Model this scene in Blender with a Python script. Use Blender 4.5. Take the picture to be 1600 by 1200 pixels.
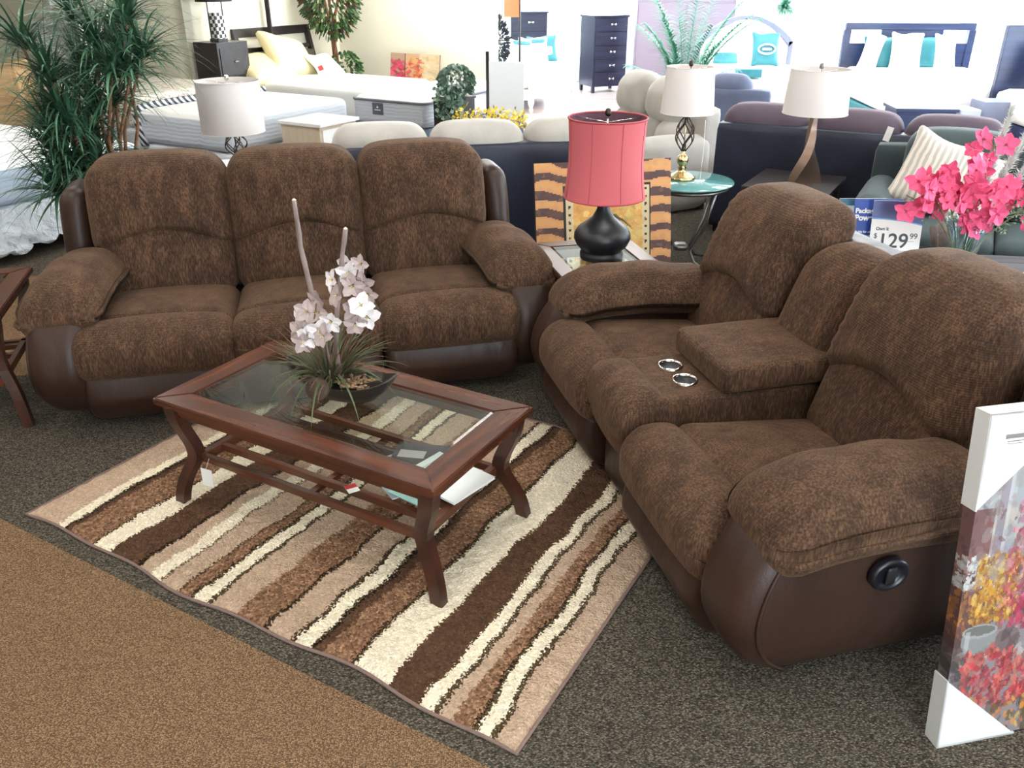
import bpy, bmesh, math, random
import numpy as np
from mathutils import Vector, Matrix, noise as mnoise
from math import sin, cos, pi, radians as R

for _o in list(bpy.data.objects): bpy.data.objects.remove(_o)
SC = bpy.context.scene
C = SC.collection
random.seed(7)

# ------------------------------------------------------------------ camera
H = 1.84
cam_d = bpy.data.cameras.new('camera'); cam = bpy.data.objects.new('camera', cam_d); C.objects.link(cam)
cam_d.sensor_width = 36; cam_d.lens = 1304/1600*36; cam_d.clip_start = .05
cam.location = (0, 0, H); cam.rotation_euler = (R(90-26.3), 0, 0)
SC.camera = cam
SC.view_settings.view_transform = 'Standard'; SC.view_settings.look = 'None'
SC.view_settings.gamma = 1; SC.view_settings.use_curve_mapping = False
SC.view_settings.exposure = 0.3

# ------------------------------------------------------------------ sky, daylight
W = bpy.data.worlds.new('sky'); SC.world = W; W.use_nodes = True
bg = W.node_tree.nodes['Background']
bg.inputs[0].default_value = (.80, .91, 1, 1); bg.inputs[1].default_value = 14.0
CEIL = 3.1

# direction of the building's long axis (A) and its perpendicular (B)
AX = Vector((cos(R(-30)), sin(R(-30)), 0)); BX = Vector((sin(R(30)), cos(R(30)), 0))
def AB(a, b, z=0): v = AX*a + BX*b; return Vector((v.x, v.y, z))

# ------------------------------------------------------------------ helpers
def lin(c):
    return tuple(((x/255)/12.92 if x/255 <= .04045 else ((x/255+.055)/1.055)**2.4) for x in c)
class NT:
    def __init__(s, name):
        s.m = bpy.data.materials.new(name); s.m.use_nodes = True; s.t = s.m.node_tree
        s.b = s.t.nodes['Principled BSDF']; s.out = s.t.nodes['Material Output']
    def n(s, kind, **kw):
        x = s.t.nodes.new(kind)
        for k, v in kw.items():
            if k.startswith('i_'):
                key = k[2:]; x.inputs[int(key) if key.isdigit() else key].default_value = v
            else: setattr(x, k, v)
        return x
    def l(s, a, b): s.t.links.new(a, b)
    def coord(s, kind='Object', scale=(1, 1, 1), rot=(0, 0, 0)):
        tc = s.n('ShaderNodeTexCoord'); mp = s.n('ShaderNodeMapping')
        mp.inputs['Scale'].default_value = scale; mp.inputs['Rotation'].default_value = rot
        s.l(tc.outputs[kind], mp.inputs[0]); return mp.outputs[0]
    def ramp(s, fac, stops, interp='LINEAR'):
        r = s.n('ShaderNodeValToRGB'); r.color_ramp.interpolation = interp
        e = r.color_ramp.elements
        while len(e) < len(stops): e.new(.5)
        for k, (p, c) in enumerate(stops): e[k].position = p; e[k].color = (*c[:3], 1)
        s.l(fac, r.inputs[0]); return r.outputs[0]
def mat(name, col, rough=.6, metal=0, var=.0, vscale=6, vstretch=(1, 1, 1), bump=0, bscale=60, bstretch=(1, 1, 1), sheen=0, spec=.5, coat=0, srgb=True, voro=False):
    k = NT(name); c = lin(col) if srgb else col
    b = k.b; b.inputs['Base Color'].default_value = (*c, 1); b.inputs['Roughness'].default_value = rough
    b.inputs['Metallic'].default_value = metal; b.inputs['Specular IOR Level'].default_value = spec
    if sheen:
        b.inputs['Sheen Weight'].default_value = sheen; b.inputs['Sheen Roughness'].default_value = .45
        b.inputs['Sheen Tint'].default_value = (*[min(1, x*3+.25) for x in c], 1)
    if coat: b.inputs['Coat Weight'].default_value = coat; b.inputs['Coat Roughness'].default_value = .15
    if var:
        no = k.n('ShaderNodeTexNoise', i_Scale=vscale, i_Detail=5.0); k.l(k.coord(scale=vstretch), no.inputs[0])
        k.l(k.ramp(no.outputs[0], [(.3, [x*(1-var) for x in c]), (.7, [min(1, x*(1+var)) for x in c])]), b.inputs['Base Color'])
    if bump:
        if voro: no = k.n('ShaderNodeTexVoronoi', i_Scale=bscale)
        else: no = k.n('ShaderNodeTexNoise', i_Scale=bscale, i_Detail=3.0)
        k.l(k.coord(scale=bstretch), no.inputs[0])
        bp = k.n('ShaderNodeBump', i_Strength=bump, i_Distance=.01); k.l(no.outputs[0], bp.inputs['Height']); k.l(bp.outputs[0], b.inputs['Normal'])
    return k.m

def smooth(me, ang=None):
    for p in me.polygons: p.use_smooth = True
    if ang is not None and hasattr(me, 'set_sharp_from_angle'): me.set_sharp_from_angle(angle=R(ang))
def tag(o, label=None, cat=None, group=None, kind=None):
    if label: o['label'] = label
    if cat: o['category'] = cat
    if group: o['group'] = group
    if kind: o['kind'] = kind
    return o
def thing(name, label, cat, loc=(0, 0, 0), rz=0, group=None):
    o = bpy.data.objects.new(name, None); C.objects.link(o); o.empty_display_size = .1
    o.location = loc; o.rotation_euler = (0, 0, rz); tag(o, label, cat, group); return o
def obj(name, bm, m, parent=None, sm=None, label=None):
    me = bpy.data.meshes.new(name)
    bmesh.ops.recalc_face_normals(bm, faces=bm.faces[:])
    bm.to_mesh(me); bm.free()
    ms = m if isinstance(m, (list, tuple)) else [m]
    for x in ms: me.materials.append(x)
    if sm is not None: smooth(me, sm if sm else None)
    o = bpy.data.objects.new(name, me); C.objects.link(o)
    if parent: o.parent = parent
    if label: o['label'] = label
    return o
def copy_tree(o, parent=None):
    c = o.copy(); C.objects.link(c)
    if parent: c.parent = parent
    for ch in list(o.children): copy_tree(ch, c)
    return c
def BM(): return bmesh.new()
def box(bm, x0, x1, y0, y1, z0, z1, bev=0, mi=0, M=None, f=None):
    r = bmesh.ops.create_cube(bm, size=1); vs = r['verts']
    for v in vs:
        v.co = Vector(((x0+x1)/2+v.co.x*(x1-x0), (y0+y1)/2+v.co.y*(y1-y0), (z0+z1)/2+v.co.z*(z1-z0)))
    fs = list({q for v in vs for q in v.link_faces})
    for q in fs: q.material_index = mi
    if bev:
        es = list({e for v in vs for e in v.link_edges})
        rr = bmesh.ops.bevel(bm, geom=es, offset=bev, segments=2, affect='EDGES', profile=.6)
        vs = list({v for q in rr['faces'] for v in q.verts} | {v for v in vs if v.is_valid})
        for q in rr['faces']: q.material_index = mi
    if f:
        for v in vs: v.co = f(v.co)
    if M:
        for v in vs: v.co = M @ v.co
    return vs
def rbox(bm, c, s, r, n=14, puff=(0, 0, 0), f=None, M=None):
    """rounded, puffed cushion block, centre c, full size s; f deforms centred coords with (co,u,v,w)"""
    h = Vector(s)/2; vm = {}; new = []
    rr = [min(r, h[i]*.999) for i in range(3)]
    def tr(t): return sin(t*pi/2)*.35+t*.65
    def vert(p):
        key = tuple(round(a, 5) for a in p)
        if key in vm: return vm[key]
        P = Vector([tr(p[i])*h[i] for i in range(3)])
        q = Vector([max(-(h[i]-rr[i]), min(h[i]-rr[i], P[i])) for i in range(3)])
        d = Vector([(P[i]-q[i])/rr[i] for i in range(3)])
        if d.length > 1e-9: d.normalize()
        co = Vector([q[i]+d[i]*rr[i] for i in range(3)])
        u, v, w = co.x/h.x, co.y/h.y, co.z/h.z
        k = lambda a: max(0, 1-a*a)
        co.x += puff[0]*u*k(v)*k(w); co.y += puff[1]*v*k(u)*k(w); co.z += puff[2]*w*k(u)*k(v)
        if f: co = f(co, u, v, w)
        co = co+Vector(c)
        if M: co = M @ co
        vv = bm.verts.new(co); vm[key] = vv; new.append(vv); return vv
    for ax in range(3):
        a1, a2 = [i for i in range(3) if i != ax]
        for sg in (-1, 1):
            for i in range(n):
                for j in range(n):
                    qs = []
                    for (di, dj) in ((0, 0), (1, 0), (1, 1), (0, 1)):
                        p = [0, 0, 0]; p[ax] = sg; p[a1] = -1+2*(i+di)/n; p[a2] = -1+2*(j+dj)/n
                        qs.append(vert(p))
                    try: bm.faces.new(qs)
                    except ValueError: pass
    return new
def tube(bm, pts, rad, seg=8, cap=True, sq=None, mi=0, closed=False):
    """round tube through pts (rad number or list); sq=(w,d) makes an unrotated square bar for near-vertical runs"""
    pts = [Vector(p) for p in pts]; n = len(pts); rings = []
    rads = rad if isinstance(rad, (list, tuple)) else [rad]*n
    up = None
    for i, p in enumerate(pts):
        if closed: t = pts[(i+1) % n]-pts[i-1]
        else: t = (pts[min(i+1, n-1)]-pts[max(i-1, 0)])
        if t.length < 1e-9: t = Vector((0, 0, 1))
        t.normalize()
        if sq:
            w, d = sq; ring = [bm.verts.new(p+Vector((a*w*rads[i], b*d*rads[i], 0))) for a, b in ((-.5, -.5), (.5, -.5), (.5, .5), (-.5, .5))]
        else:
            if up is None:
                up = Vector((0, 0, 1)) if abs(t.z) < .9 else Vector((1, 0, 0))
            a = t.cross(up)
            if a.length < 1e-6: a = t.cross(Vector((0, 1, .01)))
            a.normalize(); b = t.cross(a).normalized(); up = -b if False else up-t*up.dot(t)
            if up.length < 1e-6: up = b
            up.normalize(); a = t.cross(up).normalized(); b = up
            ring = [bm.verts.new(p+(a*cos(2*pi*k/seg)+b*sin(2*pi*k/seg))*rads[i]) for k in range(seg)]
        rings.append(ring)
    m = len(rings[0])
    for i in range(n if closed else n-1):
        r0, r1 = rings[i], rings[(i+1) % n]
        for k in range(m):
            q = bm.faces.new((r0[k], r0[(k+1) % m], r1[(k+1) % m], r1[k])); q.material_index = mi
    if cap and not closed:
        for rr in (rings[0], rings[-1]):
            try: bm.faces.new(rr).material_index = mi
            except ValueError: pass
def lathe(bm, prof, seg=32, c=(0, 0, 0), sx=1, sy=1, mi=0, f=None):
    rings = []
    for (r, z) in prof:
        ring = []
        if r < 1e-6: ring = [bm.verts.new((c[0], c[1], c[2]+z))]
        else:
            for k in range(seg):
                a = 2*pi*k/seg; p = Vector((c[0]+r*cos(a)*sx, c[1]+r*sin(a)*sy, c[2]+z))
                if f: p = f(p, a, z)
                ring.append(bm.verts.new(p))
        rings.append(ring)
    for a, b in zip(rings, rings[1:]):
        for k in range(seg):
            k2 = (k+1) % seg
            if len(a) == 1 and len(b) == 1: continue
            if len(a) == 1: vs = (a[0], b[k], b[k2])
            elif len(b) == 1: vs = (a[k], a[k2], b[0])
            else: vs = (a[k], a[k2], b[k2], b[k])
            bm.faces.new(vs).material_index = mi
def loft(bm, secs, cap=True, closed=True, mi=0):
    rs = [[bm.verts.new(p) for p in s] for s in secs]; m = len(rs[0])
    for a, b in zip(rs, rs[1:]):
        for k in range(m if closed else m-1):
            bm.faces.new((a[k], a[(k+1) % m], b[(k+1) % m], b[k])).material_index = mi
    if cap and closed: bm.faces.new(rs[0]).material_index = mi; bm.faces.new(rs[-1]).material_index = mi
def prism(bm, poly, ax, t0, t1, mi=0, f=None):
    """polygon (2-d) extruded along axis ax"""
    def P(a, b, t):
        p = Vector((t, a, b)) if ax == 0 else Vector((a, t, b)) if ax == 1 else Vector((a, b, t))
        return f(p) if f else p
    loft(bm, [[P(a, b, t0) for a, b in poly], [P(a, b, t1) for a, b in poly]], mi=mi)
def blade(bm, p, d, L, w, bend=.5, n=4, up=Vector((0, 0, 1)), mi=0):
    """thin tapering leaf: starts at p heading d, drooping by bend"""
    p = Vector(p); d = Vector(d).normalized(); s = d.cross(up)
    if s.length < 1e-3: s = Vector((1, 0, 0))
    s.normalize(); prev = None
    for i in range(n+1):
        t = i/n; ww = w*(1-t)**.7*(.6+1.2*min(t*3, .4)) if i < n else 0
        if i < n: cur = (bm.verts.new(p-s*ww/2), bm.verts.new(p+Vector((0, 0, ww*.15))), bm.verts.new(p+s*ww/2))
        else: cur = (bm.verts.new(p),)
        if prev:
            if len(cur) == 3:
                bm.faces.new((prev[0], prev[1], cur[1], cur[0])).material_index = mi; bm.faces.new((prev[1], prev[2], cur[2], cur[1])).material_index = mi
            else:
                bm.faces.new((prev[0], prev[1], cur[0])).material_index = mi; bm.faces.new((prev[1], prev[2], cur[0])).material_index = mi
        prev = cur; p = p+d*(L/n); d = (d-up*bend/n).normalized()
def leafq(bm, p, d, nrm, L, w, mi=0):
    p = Vector(p); d = Vector(d).normalized(); s = d.cross(nrm).normalized(); nn = s.cross(d)
    a = bm.verts.new(p); b = bm.verts.new(p+d*L*.35+s*w/2+nn*w*.1); c = bm.verts.new(p+d*L*.75+s*w*.35); e = bm.verts.new(p+d*L-nn*L*.1)
    f = bm.verts.new(p+d*L*.75-s*w*.35); g = bm.verts.new(p+d*L*.35-s*w/2+nn*w*.1)
    m1 = bm.verts.new(p+d*L*.45-nn*w*.08)
    for q in ((a, b, m1), (b, c, m1), (c, e, m1), (e, f, m1), (f, g, m1), (g, a, m1)): bm.faces.new(q).material_index = mi
def rnd(a, b): return random.uniform(a, b)
def rdir(zmin=-1, zmax=1):
    z = rnd(zmin, zmax); a = rnd(0, 2*pi); r = math.sqrt(max(0, 1-z*z)); return Vector((r*cos(a), r*sin(a), z))
def text(s, size, m, parent, loc, rot, name='lettering', align='LEFT', bold=0, sx=1, shear=0):
    cu = bpy.data.curves.new('t', 'FONT'); cu.body = s; cu.size = size; cu.align_x = align; cu.extrude = .0006; cu.offset = bold; cu.shear = shear
    to = bpy.data.objects.new('t', cu); C.objects.link(to)
    bpy.context.view_layer.update()
    me = bpy.data.meshes.new_from_object(to.evaluated_get(bpy.context.evaluated_depsgraph_get()))
    bpy.data.objects.remove(to); me.materials.clear(); me.materials.append(m)
    o = bpy.data.objects.new(name, me); C.objects.link(o); o.parent = parent; o.location = loc; o.rotation_euler = rot; o.scale = (sx, 1, 1)
    return o
# painted surfaces: a small procedural painter whose cells become face colours
class Paint:
    def __init__(s, w, h, base):
        s.w, s.h = w, h; s.a = np.zeros((h, w, 3)); s.a[:] = lin(base)
        s.Y, s.X = np.mgrid[0:h, 0:w]; s.Y = (s.Y+.5)/h; s.X = (s.X+.5)/w; s.rg = np.random.RandomState(3)
    def ell(s, cx, cy, rx, ry, col, al=1, ang=0):
        dx = s.X-cx; dy = s.Y-cy; c_, s_ = cos(ang), sin(ang)
        m = ((dx*c_+dy*s_)/rx)**2+((-dx*s_+dy*c_)/ry)**2 < 1
        s.a[m] = s.a[m]*(1-al)+np.array(lin(col))*al
    def rect(s, x0, x1, y0, y1, col, al=1):
        m = (s.X >= x0) & (s.X < x1) & (s.Y >= y0) & (s.Y < y1); s.a[m] = s.a[m]*(1-al)+np.array(lin(col))*al
    def mask(s, m, col, al=1): s.a[m] = s.a[m]*(1-al)+np.array(lin(col))*al
    def daubs(s, n, x0, x1, y0, y1, r0, r1, cols, al=.85, asp=1.5):
        for _ in range(n):
            r = s.rg.uniform(r0, r1); c = cols[s.rg.randint(len(cols))]; j = s.rg.uniform(.78, 1.15); s.ell(s.rg.uniform(x0, x1), s.rg.uniform(y0, y1), r, r*s.w/s.h*asp*s.rg.uniform(.3, .9), tuple(min(255, q*j) for q in c), al*s.rg.uniform(.6, 1), s.rg.uniform(0, 3))
    def mesh(s, bm, P, mi=0):
        """P(u,v) -> point; v up"""
        vs = [[bm.verts.new(P(i/s.w, j/s.h)) for i in range(s.w+1)] for j in range(s.h+1)]
        cl = bm.loops.layers.float_color.get('paint') or bm.loops.layers.float_color.new('paint')
        for j in range(s.h):
            for i in range(s.w):
                f = bm.faces.new((vs[j][i], vs[j][i+1], vs[j+1][i+1], vs[j+1][i])); f.material_index = mi
                c = (*s.a[j, i], 1)
                for l in f.loops: l[cl] = c
def paint_mat(name, rough=.6):
    k = NT(name); at = k.n('ShaderNodeVertexColor'); at.layer_name = 'paint'
    k.l(at.outputs[0], k.b.inputs['Base Color']); k.b.inputs['Roughness'].default_value = rough; return k.m
M_PAINT = paint_mat('painted_canvas', .65); M_PRINT = paint_mat('glossy_print', .25)

def chenille():
    k = NT('brown_chenille'); co = k.coord(scale=(1, 1, 1))
    n1 = k.n('ShaderNodeTexNoise', i_Scale=9.0, i_Detail=8.0, i_Roughness=.72); k.l(k.coord(scale=(1.8, 1, .6)), n1.inputs[0])
    n2 = k.n('ShaderNodeTexNoise', i_Scale=150.0, i_Detail=2.0); k.l(k.coord(scale=(1.3, 1, .22)), n2.inputs[0])
    mx = k.n('ShaderNodeMath', operation='MULTIPLY_ADD'); k.l(n2.outputs[0], mx.inputs[0]); mx.inputs[1].default_value = .55
    h1 = k.n('ShaderNodeMath', operation='MULTIPLY'); k.l(n1.outputs[0], h1.inputs[0]); h1.inputs[1].default_value = .5; k.l(h1.outputs[0], mx.inputs[2])
    k.l(k.ramp(mx.outputs[0], [(.36, lin((38, 27, 20))), (.5, lin((63, 45, 33))), (.66, lin((98, 73, 54)))]), k.b.inputs['Base Color'])
    k.b.inputs['Roughness'].default_value = .85; k.b.inputs['Specular IOR Level'].default_value = .2
    k.b.inputs['Sheen Weight'].default_value = .12; k.b.inputs['Sheen Roughness'].default_value = .5; k.b.inputs['Sheen Tint'].default_value = (.85, .55, .36, 1)
    wv = k.n('ShaderNodeTexWave', i_Scale=45.0, i_Distortion=.6, wave_type='BANDS', bands_direction='Z'); k.l(co, wv.inputs[0])
    ad = k.n('ShaderNodeMath', operation='ADD'); k.l(wv.outputs[1], ad.inputs[0]); k.l(n2.outputs[0], ad.inputs[1])
    b1 = k.n('ShaderNodeBump', i_Strength=.3, i_Distance=.003); k.l(ad.outputs[0], b1.inputs['Height'])
    b2 = k.n('ShaderNodeBump', i_Strength=.2, i_Distance=.03); k.l(n1.outputs[0], b2.inputs['Height']); k.l(b1.outputs[0], b2.inputs['Normal']); k.l(b2.outputs[0], k.b.inputs['Normal'])
    return k.m
def leather(name, col, rough=.38):
    k = NT(name); c = lin(col); k.b.inputs['Roughness'].default_value = rough; k.b.inputs['Specular IOR Level'].default_value = .35
    n1 = k.n('ShaderNodeTexNoise', i_Scale=5.0, i_Detail=4.0); k.l(k.coord(), n1.inputs[0])
    k.l(k.ramp(n1.outputs[0], [(.3, [x*.8 for x in c]), (.7, [x*1.2 for x in c])]), k.b.inputs['Base Color'])
    n2 = k.n('ShaderNodeTexVoronoi', i_Scale=220.0); k.l(k.coord(), n2.inputs[0])
    n3 = k.n('ShaderNodeTexNoise', i_Scale=9.0, i_Detail=3.0); k.l(k.coord(scale=(1, 1, .4)), n3.inputs[0])
    b1 = k.n('ShaderNodeBump', i_Strength=.12, i_Distance=.002); k.l(n2.outputs[0], b1.inputs['Height'])
    b2 = k.n('ShaderNodeBump', i_Strength=.35, i_Distance=.02); k.l(n3.outputs[0], b2.inputs['Height']); k.l(b1.outputs[0], b2.inputs['Normal']); k.l(b2.outputs[0], k.b.inputs['Normal'])
    return k.m
def wood(name, dark, light, rough=.38, scale=1.0, axis=0, coat=.12):
    k = NT(name); st = [9, 9, 9]; st[axis] = .8
    n1 = k.n('ShaderNodeTexNoise', i_Scale=2.2*scale, i_Detail=4.0, i_Distortion=.25, i_Roughness=.45); k.l(k.coord(scale=tuple(st)), n1.inputs[0])
    k.l(k.ramp(n1.outputs[0], [(.3, lin(dark)), (.7, lin(light))]), k.b.inputs['Base Color'])
    k.b.inputs['Roughness'].default_value = rough; k.b.inputs['Coat Weight'].default_value = coat; k.b.inputs['Coat Roughness'].default_value = .2
    return k.m
def thin_glass(name, tint=(.93, .97, .95), refl=1.0):
    k = NT(name); k.t.nodes.remove(k.b)
    tr = k.n('ShaderNodeBsdfTransparent'); tr.inputs[0].default_value = (*tint, 1)
    gl = k.n('ShaderNodeBsdfGlossy'); gl.inputs['Roughness'].default_value = .02; gl.inputs[0].default_value = (refl, refl, refl, 1)
    ge = k.n('ShaderNodeNewGeometry'); dt = k.n('ShaderNodeVectorMath', operation='DOT_PRODUCT'); k.l(ge.outputs['Normal'], dt.inputs[0]); k.l(ge.outputs['Incoming'], dt.inputs[1])
    ab = k.n('ShaderNodeMath', operation='ABSOLUTE'); k.l(dt.outputs['Value'], ab.inputs[0]); su = k.n('ShaderNodeMath', operation='SUBTRACT'); su.inputs[0].default_value = 1; k.l(ab.outputs[0], su.inputs[1])
    pw = k.n('ShaderNodeMath', operation='POWER'); k.l(su.outputs[0], pw.inputs[0]); pw.inputs[1].default_value = 5
    fr = k.n('ShaderNodeMath', operation='MULTIPLY_ADD'); k.l(pw.outputs[0], fr.inputs[0]); fr.inputs[1].default_value = .95; fr.inputs[2].default_value = .045
    mx = k.n('ShaderNodeMixShader')
    k.l(fr.outputs[0], mx.inputs[0]); k.l(tr.outputs[0], mx.inputs[1]); k.l(gl.outputs[0], mx.inputs[2]); k.l(mx.outputs[0], k.out.inputs[0])
    return k.m
def emis(name, col, st):
    k = NT(name); k.b.inputs['Base Color'].default_value = (*col, 1); k.b.inputs['Emission Color'].default_value = (*col, 1); k.b.inputs['Emission Strength'].default_value = st; return k.m

CHEN = chenille(); LEATH = leather('brown_bonded_leather', (50, 32, 24), .43); LEATHD = leather('dark_leather', (38, 36, 42), .4)
CHERRY = wood('cherry_wood', (58, 29, 19), (98, 54, 35), .25); CHERRYY = wood('cherry_wood_cross', (58, 29, 19), (98, 54, 35), .25, axis=1)
CHERRYZ = wood('cherry_wood_upright', (46, 24, 17), (72, 38, 27), .35, axis=2)
ESP = wood('espresso_wood', (28, 24, 26), (44, 37, 38), .35)
GLASS = thin_glass('table_glass'); CHROME = mat('chrome', (225, 222, 220), .08, 1); GOLD = mat('antique_gold', (214, 190, 140), .25, 1)
BLACKM = mat('black_ceramic', (22, 23, 27), .42); BLACK = mat('black_plastic', (18, 18, 20), .5)
WHITE = mat('white_card', (206, 206, 205), .6); PAPER = mat('paper', (228, 226, 222), .5)
def shade_mat(name, col, tr=.35):
    k = NT(name); k.b.inputs['Base Color'].default_value = (*lin(col), 1); k.b.inputs['Roughness'].default_value = .85
    t = k.n('ShaderNodeBsdfTranslucent'); t.inputs[0].default_value = (*lin(col), 1); m = k.n('ShaderNodeMixShader'); m.inputs[0].default_value = tr
    k.l(k.b.outputs[0], m.inputs[1]); k.l(t.outputs[0], m.inputs[2]); k.l(m.outputs[0], k.out.inputs[0]); return k.m
LINEN = shade_mat('linen_shade', (236, 228, 224), .2)
WHITEF = mat('white_quilt', (244, 243, 240), .8, bump=.3, bscale=30); IRON = mat('bronze_wire', (70, 58, 50), .4, .8)
SEAM = mat('dark_seam', (30, 20, 15), .8)

# ------------------------------------------------------------------ room shell
CREAM = mat('cream_wall_paint', (244, 238, 218), .8, bump=.05, bscale=120)
LAM = wood('pale_laminate', (176, 156, 152), (206, 190, 186), .3, .5)
WHITEP = mat('white_paint', (240, 240, 238), .7)
def struct(name, bm, m, sm=None): o = obj(name, bm, m, None, sm); o['kind'] = 'structure'; return o
def carpet(name, stops, scale, rowdir, rowscale, var, big):
    k = NT(name)
    v = k.n('ShaderNodeTexVoronoi', i_Scale=scale, i_Randomness=.75); k.l(k.coord(scale=(1, 1.9, 1), rot=(0, 0, rowdir)), v.inputs[0])
    n = k.n('ShaderNodeTexNoise', i_Scale=1.2, i_Detail=4.0); k.l(k.coord(), n.inputs[0])
    sp = k.n('ShaderNodeSeparateColor'); k.l(v.outputs['Color'], sp.inputs[0])
    base = k.ramp(sp.outputs[0], stops)
    dk = k.n('ShaderNodeMix', data_type='RGBA', blend_type='MULTIPLY'); dk.inputs[0].default_value = 1
    k.l(base, dk.inputs[6]); k.l(k.ramp(v.outputs['Distance'], [(.15, (1, 1, 1)), (.62, (.28, .27, .26))]), dk.inputs[7])
    m2 = k.n('ShaderNodeMix', data_type='RGBA', blend_type='MULTIPLY'); m2.inputs[0].default_value = 1
    k.l(dk.outputs[2], m2.inputs[6]); k.l(k.ramp(n.outputs[0], [(.3, (big, big, big)), (.7, (1, 1, 1))]), m2.inputs[7])
    k.l(m2.outputs[2], k.b.inputs['Base Color']); k.b.inputs['Roughness'].default_value = .95; k.b.inputs['Specular IOR Level'].default_value = .1
    bp = k.n('ShaderNodeBump', i_Strength=.8, i_Distance=.006, invert=True); k.l(v.outputs['Distance'], bp.inputs['Height']); k.l(bp.outputs[0], k.b.inputs['Normal'])
    return k.m
DARKC = carpet('dark_loop_carpet', [(0, lin((74, 68, 61))), (.4, lin((118, 109, 96))), (.7, lin((160, 149, 132))), (1, lin((98, 102, 92)))], 150, R(-30), 1, .3, .85)
TANC = carpet('tan_loop_carpet', [(0, lin((146, 116, 88))), (.5, lin((172, 138, 106))), (1, lin((194, 160, 126)))], 170, R(0), 1, .1, .92)
_D8 = Vector((-2.4, 12.5, 0))-BX*2.6-AX*8; _P0 = Vector((-2.6, 18.7, 0)); _P1 = _P0+AX*16.2; _P2 = _P1-BX*10.8
FOOT = [(-10.5, -3), (6.5, -3), (_P2.x, _P2.y), (_P1.x, _P1.y), (_P0.x, _P0.y), ((_D8+BX*9).x, (_D8+BX*9).y), (_D8.x, _D8.y)]
bm = BM(); prism(bm, FOOT, 2, -.1, 0); struct('floor', bm, DARKC)
bm = BM()     # tan aisle nearest the camera and the aisle turning off to the left
s0 = Vector((-1.956, 2.647, 0)); s1 = s0+AX*9; s0b = s0-AX*5
def slab(bm, pts, h):
    vs = [bm.verts.new((p[0], p[1], 0.0005)) for p in pts]; f = bm.faces.new(vs)
    r = bmesh.ops.extrude_face_region(bm, geom=[f])
    for v in [g for g in r['geom'] if isinstance(g, bmesh.types.BMVert)]: v.co.z = h
slab(bm, [s0b, (-9, -2.9), (4.8, -2.9), (5.2, -1.6)], .003)
tag(obj('carpet_aisle', bm, TANC), kind='structure')
bm = BM(); slab(bm, [(-2.05, 3.98), (-2.58, 3.781), (-9, 2.8+2.6), (-9, 9.0), (-4.6, 5.45), (-2.4, 5.3)], .003)
tag(obj('carpet_aisle', bm, TANC), kind='structure')
bm = BM(); prism(bm, [tuple(AB(a, b))[:2] for a, b in ((-4.9, 8.3), (4.4, 8.3), (4.4, 14.8), (-11, 14.8), (-11, 10.0), (-4.9, 10.0))], 2, .0005, .004); tag(obj('showroom_floor', bm, LAM), kind='structure')
bm = BM(); prism(bm, FOOT, 2, CEIL, CEIL+.1); struct('ceiling', bm, mat('ceiling_tile', (222, 222, 216), .9))
Cc = Vector((-2.4, 12.5, 0)); Dd = Cc-BX*2.6
def wall(name, p, q, th, z0=0, z1=CEIL, m=None):
    p = Vector((p[0], p[1], 0)); q = Vector((q[0], q[1], 0)); d = (q-p); L = d.length; a = math.atan2(d.y, d.x)
    bm = BM(); box(bm, 0, L, 0, th, z0, z1)
    o = struct(name, bm, m or CREAM); o.location = (p.x, p.y, 0); o.rotation_euler = (0, 0, a); return o
wall('wall_partition', Cc, Cc+AX*2.5, .12)
wall('wall_headboard', Dd-BX*.0, Cc+BX*.1, .12)
wall('wall_far_left', Dd-AX*8, Dd-AX*.0, .12)
# shell behind and beside the camera, and the glazed shop front at the far right
wall('wall_left', (-10.5, -3), Dd-AX*8, .15); wall('wall_back', (.4, -3), (-10.5, -3), .15)
# glazed front: piers, sill band, header, frames and panes
P0 = Vector((-2.6, 18.7, 0)); NW = 6; LW = 2.7
FRAME = mat('white_window_frame', (232, 236, 240), .5); WG = thin_glass('window_glass', (.97, .99, 1), .6)
def glazed(P, D, n, LW, name, k0):
    ang = math.atan2(D.y, D.x)
    bm = BM(); box(bm, 0, n*LW, 0, .2, 0, .35)
    box(bm, 0, n*LW, 0, .2, 2.9, CEIL)
    for i in range(n+1): box(bm, i*LW-.12, i*LW+.12, -.05, .2, .35, 2.9)
    o = struct(name, bm, WHITEP); o.location = P; o.rotation_euler = (0, 0, ang)
    for i in range(n):
        w = BM(); x0, x1 = i*LW+.12, (i+1)*LW-.12
        for a, b, c, d in ((x0, x1, .35, .41), (x0, x1, 2.84, 2.9), (x0, x0+.06, .41, 2.84), (x1-.06, x1, .41, 2.84), ((x0+x1)/2-.025, (x0+x1)/2+.025, .41, 2.84)): box(w, a, b, .05, .11, c, d)
        w = struct('window_%d' % (k0+i), w, FRAME); w.location = P; w.rotation_euler = (0, 0, ang)
        g = BM(); box(g, x0+.06, x1-.06, .075, .083, .41, 2.84); obj('pane', g, WG, w)
glazed(P0, AX, NW, LW, 'wall_front', 1)
P1 = P0+AX*(NW*LW)
glazed(P1, -BX, 4, LW, 'wall_right', 7)
glazed(Vector((3.2, -3, 0)), Vector((-1, 0, 0)), 1, 2.8, 'wall_back_glazed', 11); wall('wall_back_right', (6.5, -3), (3.2, -3), .15)
wall('wall_right_rear', P1-BX*4*LW, (6.5, -3), .15)
wall('wall_left_rear', Dd-AX*8+BX*9, P0, .15)
bm = BM(); box(bm, -30, 45, -10, 60, -.12, -.02); struct('pavement', bm, mat('concrete', (190, 190, 185), .9))
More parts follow.
